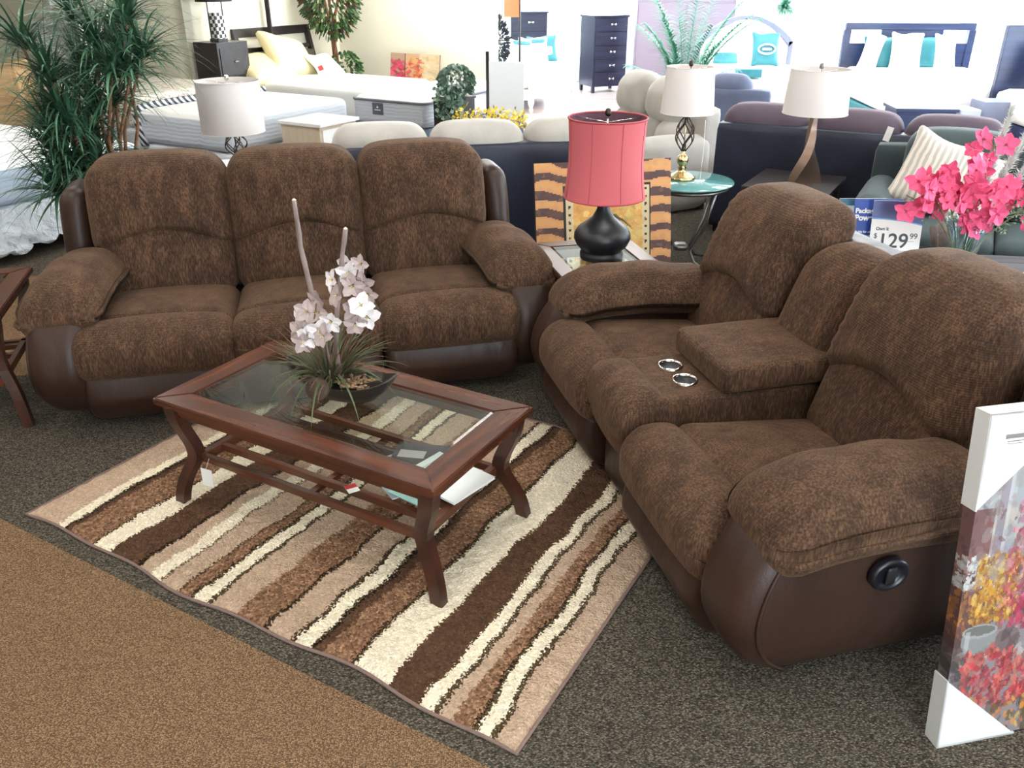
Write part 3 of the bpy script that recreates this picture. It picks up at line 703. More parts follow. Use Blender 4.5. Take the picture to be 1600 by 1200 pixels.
def shadef(p, a, z): return p
sh = [(.193, .305), (.183, .38), (.176, .46), (.1745, .54), (.178, .61), (.181, .665)]
lathe(bm, sh, 56); s_ = obj('lamp_shade', bm, PINK, T, 0)
bm = BM(); lathe(bm, [(r-.0025, z) for r, z in sh], 56); obj('shade_lining', bm, PINKIN, s_, 0)
bm = BM()
for z, r in ((.305, .193), (.665, .181)): tube(bm, [(r*cos(a), r*sin(a), z) for a in [2*pi*k/56 for k in range(56)]], .0045, 6, closed=True)
for k in range(8):
    a = k*pi/4+.3; tube(bm, [((r+.0008)*cos(a), (r+.0008)*sin(a), z) for r, z in sh], .0014, 5)
obj('shade_piping', bm, mat('coral_piping', (176, 76, 82), .8), s_, 0)
bm = BM()
for a in (.4, .4+2*pi/3, .4+4*pi/3): tube(bm, [(0, 0, .645), (.178*cos(a), .178*sin(a), .655)], .002, 6)
tube(bm, [(0, 0, .32), (0, 0, .66)], .004, 8); obj('shade_fitter', bm, CHROME, T, 0)
bm = BM(); rbox(bm, (0, 0, .688), (.028, .028, .038), .014, 8); obj('finial', bm, IRON, T, 0)

# ------------------------------------------------------------------ animal print art canvas behind the end table
pa = Paint(110, 120, (84, 60, 58)); rg = np.random.RandomState(5)
wob = .012*np.sin(pa.X*22)+.012*np.sin(pa.X*9+2)
for k in range(8):
    yc = .06+k*.128; th = .036+.008*np.sin(pa.X*14+k*2)
    pa.mask(np.abs(pa.Y-yc-wob*(1+.4*sin(k))) < th, (206, 148, 100)); pa.mask(np.abs(pa.Y-yc-wob*(1+.4*sin(k))) < th*.55, (212, 158, 96), .6)
pa.daubs(300, 0, 1, 0, 1, .01, .03, [(168, 112, 66), (220, 170, 110), (90, 66, 60)], .12)
pa.rect(.20, .85, .09, .83, (34, 28, 30)); pa.rect(.215, .835, .105, .815, (206, 188, 150)); pa.rect(.27, .78, .13, .79, (206, 152, 84))
for k in range(13): 
    for x in (.243, .807): pa.ell(x, .13+k*.055, .011, .011, (60, 44, 38))
pa.daubs(260, .27, .78, .13, .79, .01, .04, [(220, 172, 100), (196, 132, 70), (222, 200, 120), (180, 150, 80)], .5)
pa.daubs(30, .55, .77, .13, .79, .02, .05, [(216, 206, 130), (196, 190, 110)], .5)
for k in range(60):
    a = rg.uniform(-.3, 3.4); L = rg.uniform(.05, .17); 
    for t in np.linspace(0, 1, 14): pa.ell(.55+cos(a)*L*t, .58+sin(a)*L*t*.8-.12*t*t, .012*(1-t*.6), .012*(1-t*.6), ((70, 66, 44), (92, 84, 52), (54, 48, 40))[k % 3], .8)
for t in np.linspace(0, 1, 40): pa.ell(.56+.05*sin(t*2), .58-.42*t, .013, .01, (96, 64, 42), .9)
pa.daubs(30, .28, .5, .15, .4, .01, .03, [(110, 84, 52), (90, 70, 44)], .5)
T = thing('art_canvas', 'tiger stripe bordered canvas with a palm tree leaning behind the pink lamp', 'canvas art', (.165, 4.83, 0), R(12))
cw, chh = .86, .83; lean = R(12)
def pc(u, v, d=0): return Vector((cw*u, sin(lean)*chh*v+d*cos(lean), cos(lean)*chh*v-d*sin(lean)+.01))
bm = BM(); pa.mesh(bm, lambda u, v: pc(u, v)); obj('painted_face', bm, M_PAINT, T)
bm = BM(); vs = box(bm, 0, 1, 0, 1, 0, 1)
for v in vs: v.co = pc(v.co.x, v.co.z, .002+v.co.y*.038)
obj('stretcher_frame', bm, mat('canvas_edge', (62, 44, 44), .7), T)

# ------------------------------------------------------------------ floral canvas leaning on the loveseat
pf = Paint(190, 290, (150, 140, 146)); W_ = 0
pf.rect(0, 1, .55, 1, (176, 182, 190)); pf.daubs(160, 0, 1, .55, 1, .02, .07, [(196, 200, 206), (170, 160, 168), (210, 200, 180), (150, 156, 170), (186, 168, 160)], .5)
for x in (.1, .24, .40, .62, .8): pf.rect(x, x+.035, .5, 1, (150, 136, 150), .7); pf.rect(x+.035, x+.05, .5, 1, (214, 212, 216), .6)
pf.rect(0, .09, .32, .74, (120, 66, 62), .85); pf.daubs(40, 0, .15, .3, .75, .01, .03, [(140, 80, 70), (90, 60, 66), (160, 110, 100)], .6)
pf.daubs(90, 0, 1, .28, .55, .02, .06, [(96, 70, 66), (70, 60, 64), (120, 80, 74)], .7)
pf.daubs(120, .0, .14, .50, .60, .004, .012, [(230, 230, 228), (200, 204, 206)], .9)
pf.daubs(160, .05, .24, .40, .60, .008, .022, [(206, 150, 40), (226, 176, 60), (170, 112, 40), (196, 130, 34)], .85)
pf.daubs(60, .0, .2, .36, .5, .006, .018, [(196, 132, 60), (160, 96, 50)], .8)
pf.daubs(240, .19, .85, .38, .72, .012, .03, [(196, 44, 84), (216, 60, 100), (150, 30, 66), (226, 110, 130)], .85)
pf.daubs(60, .2, .8, .7, .82, .008, .02, [(206, 120, 140), (196, 80, 110)], .7)
pf.ell(.11, .34, .08, .05, (150, 152, 152)); pf.ell(.11, .365, .08, .022, (170, 172, 172)); pf.ell(.11, .368, .07, .015, (120, 120, 116)); pf.rect(.05, .07, .3, .37, (200, 200, 200), .6)
pf.ell(.6, .32, .14, .08, (206, 200, 204))
pf.daubs(400, .05, .26, .4, .6, .004, .012, [(216, 166, 70), (180, 120, 50), (150, 96, 50), (236, 200, 110)], .8)
pf.daubs(900, .18, .9, .36, .74, .005, .016, [(186, 50, 88), (206, 80, 112), (140, 34, 66), (216, 130, 146), (120, 60, 70)], .7)
pf.daubs(60, 0, .5, .22, .31, .01, .03, [(206, 200, 196), (120, 110, 112), (176, 170, 170)], .6)
pf.daubs(50, 0, .1, .06, .3, .01, .03, [(60, 54, 58), (96, 84, 84), (120, 100, 90)], .7)
pf.daubs(260, .06, 1, .10, .30, .012, .03, [(206, 50, 66), (226, 80, 90), (170, 36, 56), (232, 110, 96)], .85)
pf.daubs(900, .06, 1, .10, .30, .005, .016, [(196, 60, 70), (176, 40, 56), (210, 100, 96), (120, 50, 54), (190, 130, 110)], .7)
pf.daubs(120, 0, 1, 0, .11, .01, .03, [(90, 84, 40), (60, 58, 34), (130, 96, 44)], .8)
pf.daubs(110, .05, 1, .02, .14, .006, .016, [(216, 140, 50), (226, 110, 50), (230, 186, 70)], .85)
pf.daubs(500, .03, 1, .5, 1, .006, .03, [(190, 186, 188), (150, 146, 160), (176, 150, 140), (160, 120, 120), (196, 196, 190)], .35)
pf.a *= .62
T = thing('art_canvas', 'large floral canvas with white corner protectors leaning against the loveseat arm', 'canvas art', (1.125, 1.555, 0), R(12))
cw2, ch2 = .64, .93; lean2 = R(8)
def pc2(u, v, d=0): return Vector((cw2*u, sin(lean2)*ch2*v+d*cos(lean2), cos(lean2)*ch2*v-d*sin(lean2)+.006))
bm = BM(); pf.mesh(bm, lambda u, v: pc2(u, v)); obj('painted_face', bm, M_PAINT, T)
bm = BM(); ps = Paint(6, 290, (96, 72, 74)); ps.a[:] = pf.a[:, :6]*.9; ps.mesh(bm, lambda u, v: pc2(0, v, .04*(1-u)))
vs = box(bm, 0, 1, 0, 1, 0, 1)
for v in vs: v.co = pc2(.001+v.co.x*.998, v.co.z*.998+.001, .003+v.co.y*.036)
cl = bm.loops.layers.float_color.get('paint')
for f in bm.faces:
    for l in f.loops:
        if l[cl][3] == 0 or sum(l[cl][:3]) == 0: l[cl] = (.16, .1, .1, 1)
obj('wrapped_edge', bm, M_PAINT, T)
for (u, v, su, sv) in ((0, 0, .36, .22), (0, 1, .40, .26), (1, 0, .36, .22), (1, 1, .40, .26)):
    bm = BM(); sgu = 1 if u == 0 else -1; sgv = 1 if v == 0 else -1; e = .004/.6
    tri = [(u-sgu*e, v-sgv*e), (u+sgu*su, v-sgv*e), (u-sgu*e, v+sgv*sv)]
    loft(bm, [[pc2(a, b, -.004) for a, b in tri], [pc2(a, b, -.001) for a, b in tri]])
    loft(bm, [[pc2(a, b, .041) for a, b in tri], [pc2(a, b, .044) for a, b in tri]])
    loft(bm, [[pc2(u-sgu*.008, v-sgv*.007, d) for d in (-.004, .044)]+[pc2(u-sgu*.001, v-sgv*.007, d) for d in (.044, -.004)], [pc2(u-sgu*.008, v+sgv*sv, d) for d in (-.004, .044)]+[pc2(u-sgu*.001, v+sgv*sv, d) for d in (.044, -.004)]])
    loft(bm, [[pc2(u, v-sgv*.007, d) for d in (-.004, .044)]+[pc2(u, v-sgv*.001, d) for d in (.044, -.004)], [pc2(u+sgu*su, v-sgv*.007, d) for d in (-.004, .044)]+[pc2(u+sgu*su, v-sgv*.001, d) for d in (.044, -.004)]])
    o = obj('corner_protector', bm, WHITE, T)
    if u == 0 and v == 1:
        b2 = BM(); q = [(.045, .955), (.18, .955), (.18, .905), (.045, .905)]
        loft(b2, [[pc2(a, b, -.0045) for a, b in q], [pc2(a, b, -.0041) for a, b in q]]); st_ = obj('sticker', b2, mat('sticker_white', (226, 226, 224), .4), o)
        b2 = BM(); 
        for a, b, c, d in ((.07, .16, .935, .947), (.08, .15, .926, .929), (.08, .145, .920, .922)):
            q = [(a, c), (b, c), (b, d), (a, d)]; loft(b2, [[pc2(x, y, -.0048) for x, y in q], [pc2(x, y, -.0046) for x, y in q]])
        obj('sticker_print', b2, mat('grey_print', (120, 116, 118), .6), st_)

# ------------------------------------------------------------------ wood table behind the loveseat: signs, vase and flowers
GREYW = wood('grey_plank', (66, 64, 68), (98, 94, 98), .65, coat=0)
TZ = .46
T = thing('console_table', 'grey plank topped table behind the loveseat holding signs and vase', 'table', (1.66, 3.98, 0), R(-8))
for k in range(4): bm = BM(); box(bm, 0, 1.28, .13*k+.001, .13*k+.129, TZ-.03, TZ, .002); obj('top_plank', bm, GREYW, T)
for x in (.06, 1.22):
    for y in (.05, .47): bm = BM(); box(bm, x-.03, x+.03, y-.03, y+.03, 0, TZ-.03); obj('leg', bm, GREYW, T)
ONT = Matrix.Translation((1.66, 3.98, 0)) @ Matrix.Rotation(R(-8), 4, 'Z')
NAVY = mat('navy_print', (44, 58, 112), .35); BLUE = mat('royal_blue_print', (38, 70, 150), .35); INK = mat('dark_ink', (52, 54, 60), .5); GREYI = mat('grey_ink', (170, 174, 180), .5); ORG = mat('orange_print', (236, 170, 60), .4)
T = thing('price_sign', 'white price sign reading $129.99 in a clear stand behind the loveseat', 'price sign', ONT @ Vector((.26, .15, TZ)), R(-4))
sw_, sh_ = .25, .35; RX = R(80)
def sp(x, z, off=0): return Vector((x, sin(R(10))*z-off*cos(R(10)), cos(R(10))*z+.006))
def plate(nm, x0, x1, z0, z1, m, off, par, th=.0006):
    bm = BM(); vs = box(bm, 0, 1, 0, 1, 0, 1)
    for v in vs: v.co = sp(x0+(x1-x0)*v.co.x, z0+(z1-z0)*v.co.z, off+th*(1-v.co.y))
    return obj(nm, bm, m, par)
pl = plate('sign_sheet', -sw_/2, sw_/2, 0, sh_, PAPER, 0, T, .003)
bm = BM(); pts = [(-sw_/2, sh_), (sw_/2, sh_), (sw_/2, sh_-.115)]+[(sw_/2-sw_*t/10, sh_-.085-.03*(1-t/10)**2*1.0) for t in range(1, 11)]
loft(bm, [[sp(a, b, .0034) for a, b in pts], [sp(a, b, .0038) for a, b in pts]]); obj('navy_banner', bm, mat('slate_navy_print', (74, 88, 136), .35), pl)
bm = BM(); pts = [(sw_/2-sw_*t/10, sh_-.085-.03*(1-t/10)**2) for t in range(11)]; pts += [(a, b-.006) for a, b in reversed(pts)]
loft(bm, [[sp(a, b, .0034) for a, b in pts], [sp(a, b, .0038) for a, b in pts]]); obj('blue_rule', bm, mat('sky_blue_print', (96, 160, 206), .35), pl)
def stxt(s, size, m, x, z, par, off=.0042, bold=0, shear=0, align='LEFT'): return text(s, size, m, par, sp(x, z, off), (RX, 0, 0), bold=bold, shear=shear, align=align)
stxt("Aaron's", .042, PAPER, .0, sh_-.055, pl, bold=.0012, shear=.25)
plate('tagline_rule', .0, .1, sh_-.066, sh_-.062, PAPER, .0042, pl)
stxt('Own it', .022, INK, -.1, .205, pl, bold=.0004)
stxt('$', .036, INK, -.108, .165, pl); stxt('129', .102, INK, -.086, .118, pl, bold=.0012); stxt('99', .040, INK, .070, .163, pl)
for (x0, x1, z) in ((.06, .095, .148), (-.02, .1, .1), (-.1, -.03, .085), (-.0, .045, .088), (-.0, .045, .078), (-.09, -.04, .07), (0, .045, .068)): plate('fine_print', x0, x1, z, z+.003, GREYI, .0036, pl)
T = thing('promo_sign', 'blue sign reading Package Power behind the white price sign', 'sign', ONT @ Vector((.175, .20, TZ)), R(-2))
pl = plate('sign_sheet', -.12, .12, 0, .345, BLUE, 0, T, .003)
stxt('Package', .034, PAPER, -.112, .275, pl, .004, .001); stxt('Power', .040, PAPER, -.112, .238, pl, .004, .0016)
stxt('All this for one', .016, PAPER, -.112, .175, pl, .004, .0004); stxt('low payment!', .016, PAPER, -.112, .155, pl, .004, .0004)
bm = BM(); pts = [(-.02+.1*cos(a), .07+.07*sin(a)) for a in [R(100+160*k/20) for k in range(21)]]+[(-.005+.1*cos(a), .066+.066*sin(a)) for a in [R(260-160*k/20) for k in range(21)]]
loft(bm, [[sp(a, b, .0034) for a, b in pts], [sp(a, b, .0038) for a, b in pts]]); obj('orange_swoosh', bm, ORG, pl)
T = thing('clear_sign_holder', 'pale slim sign card half hidden behind the blue promo sign', 'sign', ONT @ Vector((.115, .265, TZ)), R(0))
pl = plate('sign_sheet', -.12, .12, 0, .33, mat('pale_card', (206, 216, 214), .4), 0, T, .003); plate('teal_band', -.12, .12, .295, .33, mat('teal_print', (64, 104, 126), .4), .0034, pl); stxt('1', .03, INK, -.112, .24, pl, .004)
# vase, flowers
VG = thin_glass('vase_glass', (.86, .93, .96), 1.0)
VP = ONT @ Vector((.59, .17, TZ))
T = thing('glass_vase', 'tall clear fluted glass vase holding the pink orchids', 'vase', VP)
def flute(p, a, z): k = 1+.06*cos(8*a); return Vector((p.x*k, p.y*k, p.z))
bm = BM(); lathe(bm, [(0, 0), (.055, 0), (.06, .01), (.062, .1), (.08, .2), (.105, .275), (.101, .275), (.076, .2), (.057, .1), (.052, .014), (0, .012)], 64, f=flute); obj('vessel', bm, VG, T, 0)
HOT = mat('hot_pink_petal', (228, 84, 128), .6, var=.15, vscale=30); HOT2 = mat('deep_pink_petal', (204, 56, 98), .6); PST = mat('olive_stem', (120, 116, 72), .6)
cen = Vector((0, 0, .1))
sprays = [((-.35, -.08, .50), 10), ((-.20, .02, .48), 12), ((.0, -.05, .48), 12), ((.20, .0, .44), 10), ((.37, -.04, .38), 10), ((.0, -.12, .28), 9), ((-.36, -.04, .39), 6), ((.06, .05, .66), 8)]
lab = ['reaching left over the price sign', 'behind the left sprays, over the patterned cushion', 'at the middle of the bunch', 'right of the middle of the bunch', 'reaching to the right edge of the photo', 'hanging low over the rim of the vase', 'lowest on the left, drooping before the green sofa', 'highest of the bunch, beside the pampas plumes']
for (tip, nf), lb in zip(sprays, lab):
    T = thing('orchid_spray', 'hot pink artificial orchid spray '+lb, 'flower spray', VP, 0, 'pink orchid sprays in the vase')
    tip = Vector(tip); bm = BM(); st_ = Vector((tip.x*.04, tip.y*.04, .02)); mid = Vector((tip.x*.28, tip.y*.28, .30)); P_ = []
    for i in range(13):
        t = i/12; P_.append(st_*(1-t)**2+mid*2*t*(1-t)+(tip+Vector((0, 0, .02)))*t*t)
    tube(bm, P_, .003, 6); obj('stem', bm, PST, T, 0)
    for k in range(nf):
        t = .72+.28*k/nf; base = P_[min(12, int(t*12))]; p = base+Vector((rnd(-.09, .09), rnd(-.07, .05), rnd(-.045, .08)))
        bm = BM(); tube(bm, [base, (base+p)/2+Vector((0, 0, .01)), p], .0014, 5, mi=1)
        orchid(bm, p, (rnd(-.8, .8), -1, rnd(-.3, .7)), rnd(.045, .066), 0, 2); obj('flower', bm, [HOT, PST, HOT2], T)
PAMP = mat('pale_plume', (226, 226, 222), .9)
for (tip, lb) in (((.12, .08, .80), 'tallest of the white pampas plumes, left of the other two'), ((.26, .08, .80), 'white pampas plume in the middle of the three'), ((.42, .08, .78), 'white pampas plume at the right edge of the photo')):
    T = thing('pampas_plume', lb, 'pampas plume', VP, 0, 'pampas plumes in the vase'); tip = Vector(tip); bm = BM(); tube(bm, [(0, .02, .03), (tip.x*.3, .04, .32), tip*.97], .0025, 6); obj('stem', bm, PST, T, 0)
    bm = BM(); d = (tip-Vector((tip.x*.3, .04, .32)))
    for k in range(900):
        t = rnd(0, 1); p = Vector((tip.x*.3, .04, .32))+d*(.25+.75*t); q = (rdir()+d.normalized()*1.1); blade(bm, p, q, rnd(.03, .055)*(1.15-t*.6), .011, .5, 2)
    obj('plume', bm, PAMP, T)
bm = BM(); EUC = mat('seafoam_leaf', (120, 150, 120), .6)
for k in range(420):
    a = rnd(0, 2*pi); r = rnd(.05, .30); p = Vector((r*cos(a)*1.2+.1, r*sin(a)*.5, .24+rnd(-.05, .12)+.25*r)); leafq(bm, p, rdir(), rdir(), rnd(.012, .022), .01)
for k in range(9):
    a = k*.7; tube(bm, [(0, 0, .03), (.06*cos(a), .04*sin(a), .27), (.3*cos(a)+.1, .14*sin(a), .36)], .0018, 5)
T = tag(obj('filler_greenery', bm, EUC), 'soft sage green filler foliage around the rim of the glass vase', 'foliage', kind='stuff'); T.location = VP
# white papers on the near end of that table
bm = BM(); box(bm, 0, .5, 0, .16, 0, .02, .003); o = tag(obj('folded_linen', bm, WHITEF), 'white folded sheet at the right front of the grey plank table', 'linen'); o.location = ONT @ Vector((.74, .01, TZ)); o.rotation_euler = (0, 0, R(-8))
bm = BM(); tube(bm, [(0, 0, 0.0), (0, 0, .02)], .05, 16)
def shell(p, a, z): return Vector((p.x*(1+.25*cos(3*a)), p.y, p.z+.02*sin(5*a)*min(1, z/.1)))
bm = BM(); lathe(bm, [(0, 0), (.05, 0), (.07, .06), (.10, .16), (.095, .16), (.06, .06), (0, .02)], 28, f=shell)
o = tag(obj('shell_bowl', bm, mat('shell_brown', (110, 98, 92), .5, var=.4, vscale=12), None, 0), 'brown wavy shell-like bowl standing behind the glass vase', 'bowl'); o.location = ONT @ Vector((.60, .40, TZ))
# ------------------------------------------------------------------ sofas of the row behind
def plain_sofa(name, label, loc, rz, Wd, D, Hh, n, body, cush, arms=(1, 1), arm_h=.6, back_r=.11, tuft=False, cat='sofa', headdrop=0, group=None):
    T = thing(name, label, cat, loc, rz, group); aw = .2
    x0 = aw if arms[0] else .03; x1 = Wd-(aw if arms[1] else .03)
    bm = BM(); rbox(bm, (Wd/2, D*.5, .19), (Wd-.04, D-.12, .26), .04, 8); obj('base', bm, body, T, 0)
    bm = BM(); rbox(bm, (Wd/2, D-.09, Hh*.46), (Wd-.04, .17, Hh*.82), .04, 10); obj('back_panel', bm, body, T, 0)
    for s in (0, 1):
        if arms[s]:
            x = aw/2 if s == 0 else Wd-aw/2
            bm = BM(); rbox(bm, (x, D*.46, arm_h*.5+.02), (aw, D*.9, arm_h), .085, 14, puff=(.02, .02, .02)); obj('arm', bm, cush, T, 0)
    w = (x1-x0)/n
    for i in range(n):
        xc = x0+w*(i+.5)
        bm = BM(); rbox(bm, (xc, D*.36, .38), (w-.004, D*.68, .18), .06, 14, puff=(0, 0, .02)); obj('seat_cushion', bm, cush, T, 0)
        def fb(c, u, v, q): c.y += .14*c.z; c.z -= .02*abs(u)**3*(q > 0); return c
        if tuft:
            bm = BM(); rbox(bm, (xc, D*.72, .86), (w-.005, .27, .34), .125, 18, f=fb, puff=(0, .03, .02)); obj('head_cushion', bm, cush, T, 0)
            for sx in (-1, 1):
                bm = BM(); rbox(bm, (xc+sx*w*.24, D*.66, .58), (w*.5, .24, .3), .11, 12, f=fb, puff=(0, .03, 0)); obj('lumbar_cushion', bm, cush, T, 0)
        else:
            bm = BM(); rbox(bm, (xc, D*.76, Hh-.25), (w-.006, .30, .48), back_r, 18, f=fb, puff=(0, .03, .015)); obj('back_cushion', bm, cush, T, 0)
    for x in (.08, Wd-.08):
        for y in (.1, D-.1): bm = BM(); box(bm, x-.025, x+.025, y-.025, y+.025, 0, .07); obj('foot', bm, BLACK, T)
    return T
def suede(name, col): return mat(name, col, .85, var=.12, vscale=5, bump=.15, bscale=40, sheen=.3)
BEIGE = suede('beige_suede', (176, 170, 162)); NAVYL = leather('blue_black_leather', (38, 42, 56), .42); PURP = suede('plum_brown_suede', (86, 72, 84)); SLATE = suede('slate_suede', (88, 94, 116)); GREEN = suede('grey_green_chenille', (54, 66, 68))
def back_origin(p, ang, L, D): a = R(ang); return (p[0]+L*cos(a)-D*sin(a), p[1]+L*sin(a)+D*cos(a), 0)
plain_sofa('reclining_sofa', 'beige suede sofa with black back turned to the camera behind the brown sofa', back_origin((-1.16, 5.3), 10, 1.95, .95), R(190), 1.95, .95, .97, 3, NAVYL, BEIGE, arms=(0, 0))
plain_sofa('reclining_loveseat', 'pale beige tufted reclining loveseat to the left of the gold caged lamp', (.44, 8.15, 0), R(-68), 1.45, .82, .97, 2, BEIGE, BEIGE, tuft=True)
plain_sofa('loveseat', 'dark leather and plum suede loveseat behind the twisted metal lamp, back to camera', back_origin((1.5, 6.42), -28, 1.95, .95), R(152), 1.95, .95, .97, 3, NAVYL, PURP, arms=(0, 0))
plain_sofa('loveseat', 'slate blue suede loveseat in front of the arched white bed', back_origin((1.25, 8.75), -20, 1.3, .9), R(160), 1.3, .9, .95, 2, SLATE, SLATE)
plain_sofa('sofa', 'grey green chenille sofa with patterned throw pillow behind the pink flowers', (2.0, 4.9, 0), R(-28), 2.2, .9, .97, 3, GREEN, GREEN, arm_h=.62, back_r=.09)
def pillow(name, label, loc, rot, w, h, t, m, group=None, band=None, cat='pillow'):
    T = thing(name, label, cat, loc, 0, group); T.rotation_euler = rot; bm = BM()
    def f(c, u, v, q):
        k = (1-u**4)*(1-q**4); c.y *= .15+.85*max(0, k)**.5; c.x += .03*u*abs(q)**3; c.z += .03*q*abs(u)**3; c.z += .02*sin(5*u)*(q > 0)*.4; return c
    rbox(bm, (0, 0, h/2), (w, t, h), .04, 16, f=f); o = obj('cover', bm, m, T, 0)
    if band:
        bm = BM(); rbox(bm, (0, -.012, h*band[1]), (w*.94, t*.94, h*band[2]), .03, 12, f=lambda c, u, v, q: Vector((c.x, c.y*(.3+.7*(1-u**4)), c.z))); obj('printed_band', bm, band[0], T, 0)
    return T
PATT = NT('grey_chevron_print'); _w = PATT.n('ShaderNodeTexWave', i_Scale=9.0, i_Distortion=3.0); PATT.l(PATT.coord(), _w.inputs[0]); PATT.l(PATT.ramp(_w.outputs[1], [(.4, lin((222, 214, 200))), (.6, lin((184, 176, 168)))]), PATT.b.inputs['Base Color']); PATT = PATT.m
pillow('throw_pillow', 'pale patterned throw pillow propped on the grey green sofa', (2.55, 5.06, .52), (R(-20), R(18), R(-24)), .52, .42, .16, PATT, cat='pillow')
bm = BM(); box(bm, -.02, .02, -.001, .001, -.09, 0); o = tag(obj('hang_tag', bm, PAPER), 'white hang tag on the top left corner of the green sofa back', 'tag'); o.location = (2.42, 5.5, .95); o.rotation_euler = (0, R(12), R(-28))
# ------------------------------------------------------------------ lamps and small tables
def shade(T, r0, r1, z0, z1, m, fin=CHROME):
    bm = BM(); lathe(bm, [(r0, z0), (r1, z1)], 48); lathe(bm, [(r0-.003, z0), (r1-.003, z1)], 48); s = obj('lamp_shade', bm, m, T, 0)
    for z, r in ((z0, r0), (z1, r1)): bm = BM(); tube(bm, [(r*cos(2*pi*k/48), r*sin(2*pi*k/48), z) for k in range(48)], .003, 6, closed=True); obj('shade_rim', bm, m, s, 0)
    bm = BM()
    for k in range(3): a = .5+k*2*pi/3; tube(bm, [(0, 0, z1-.02), (r1*cos(a), r1*sin(a), z1-.008)], .002, 5)
    tube(bm, [(0, 0, z0-.05), (0, 0, z1)], .004, 6); obj('shade_fitter', bm, CHROME, s, 0)
    bm = BM(); rbox(bm, (0, 0, z1+.02), (.03, .03, .04), .015, 6); obj('finial', bm, fin, T, 0)
def cage(T, r, z0, z1, m, n=8, tw=1.2, name='wire_cage'):
    bm = BM()
    for k in range(n):
        P_ = []
        for i in range(21):
            t = i/20; rr = r*sin(pi*(.06+.88*t)); a = 2*pi*k/n+tw*t*(1 if k % 2 else -1)*2; P_.append((rr*cos(a), rr*sin(a), z0+(z1-z0)*t))
        tube(bm, P_, .0042, 6)
    obj(name, bm, m, T, 0)
T = thing('side_table', 'white painted side table with the wire ball lamp behind the brown sofa', 'side table', (-1.93, 6.0, 0), R(12))
bm = BM(); box(bm, -.27, .27, -.27, .27, .56, .6, .006); obj('tabletop', bm, WHITEP, T); bm = BM(); box(bm, -.23, .23, -.23, .23, .1, .56, .004); obj('cabinet', bm, WHITEP, T)
for x in (-1, 1):
    for y in (-1, 1): bm = BM(); box(bm, x*.21-.02, x*.21+.02, y*.21-.02, y*.21+.02, 0, .1); obj('leg', bm, WHITEP, T)
T = thing('table_lamp', 'white drum shade lamp on a bronze wire ball base behind the brown sofa', 'table lamp', (-1.94, 6.0, .6))
bm = BM(); lathe(bm, [(0, 0), (.07, 0), (.07, .012), (.012, .02), (.01, .05)], 24); tube(bm, [(0, 0, .02), (0, 0, .3)], .005, 6); obj('lamp_base', bm, IRON, T, 0)
cage(T, .078, .075, .235, IRON, 10, .8); shade(T, .212, .212, .24, .575, LINEN)
T = thing('round_table', 'round glass topped side table on curved metal legs', 'side table', (1.17, 5.62, 0)); 
bm = BM(); lathe(bm, [(0, .575), (.31, .575), (.315, .58), (.31, .586), (0, .586)], 64); obj('glass_top', bm, mat('green_glass', (96, 150, 150), .06, spec=.9), T, 0)
STEEL = mat('brushed_steel', (130, 128, 126), .35, .9)
bm = BM(); tube(bm, [(.27*cos(2*pi*k/40), .27*sin(2*pi*k/40), .55) for k in range(40)], .013, 8, closed=True); obj('rim_ring', bm, STEEL, T, 0)
for k in range(4):
    a = k*pi/2+.6; bm = BM(); tube(bm, [(.27*cos(a), .27*sin(a), .55), (.2*cos(a), .2*sin(a), .3), (.09*cos(a), .09*sin(a), .12), (.14*cos(a), .14*sin(a), .05), (.27*cos(a), .27*sin(a), .01)], .011, 8); obj('leg', bm, STEEL, T, 0)
bm = BM(); rbox(bm, (0, 0, .13), (.1, .1, .05), .025, 8); obj('hub', bm, STEEL, T, 0)
T = thing('table_lamp', 'white drum shade lamp with gold base and twisted wire cage on round glass table', 'table lamp', (1.14, 5.66, .586))
bm = BM(); lathe(bm, [(0, 0), (.088, 0), (.092, .012), (.085, .022), (.068, .028), (.05, .04), (.032, .05), (.022, .065), (.03, .075), (.02, .085), (.036, .11), (.04, .13), (.03, .155), (.012, .165), (.01, .19)], 40, f=lambda p, a, z: Vector((p.x*(1+.03*cos(14*a)*(z < .05)), p.y*(1+.03*cos(14*a)*(z < .05)), p.z)) ); tube(bm, [(0, 0, .16), (0, 0, .42)], .004, 6); obj('lamp_base', bm, GOLD, T, 0)
cage(T, .064, .185, .405, IRON, 8, 1.1); shade(T, .172, .152, .43, .71, LINEN, IRON)
bm = BM(); tube(bm, [(.10, -.12, .40), (.105, -.122, .2), (.10, -.125, .02), (.12, -.2, -.02)], .002, 5); obj('cord', bm, PAPER, T, 0)
T = thing('end_table', 'espresso end table under the twisted metal lamp', 'end table', (1.93, 5.71, 0), R(-30))
bm = BM(); box(bm, -.28, .28, -.32, .32, .53, .56, .004); obj('tabletop', bm, ESP, T)
bm = BM(); box(bm, -.23, .23, -.27, .27, .12, .15, .003); obj('shelf', bm, ESP, T)
for x in (-1, 1):
    for y in (-1, 1): bm = BM(); box(bm, x*.22-.03, x*.22+.03, y*.26-.03, y*.26+.03, 0, .53); obj('leg', bm, ESP, T)
T = thing('table_lamp', 'white drum shade lamp on a twisted bronze metal column', 'table lamp', (1.98, 5.68, .56))
bm = BM(); secs = []
for i in range(25):
    t = i/24; a = 1.9*t+.2; w = .10-.085*sin(pi*t*.5)**2; d = .042-.025*t; w = max(w, .018)
    secs.append([Vector((x*w*cos(a)-y*d*sin(a), x*w*sin(a)+y*d*cos(a), .42*t)) for x, y in ((-1, -1), (0, -1.15), (1, -1), (1, 1), (0, 1.15), (-1, 1))])
loft(bm, secs); obj('lamp_base', bm, mat('brushed_bronze', (140, 118, 104), .35, .85), T, 30)
shade(T, .205, .188, .45, .72, LINEN, STEEL)
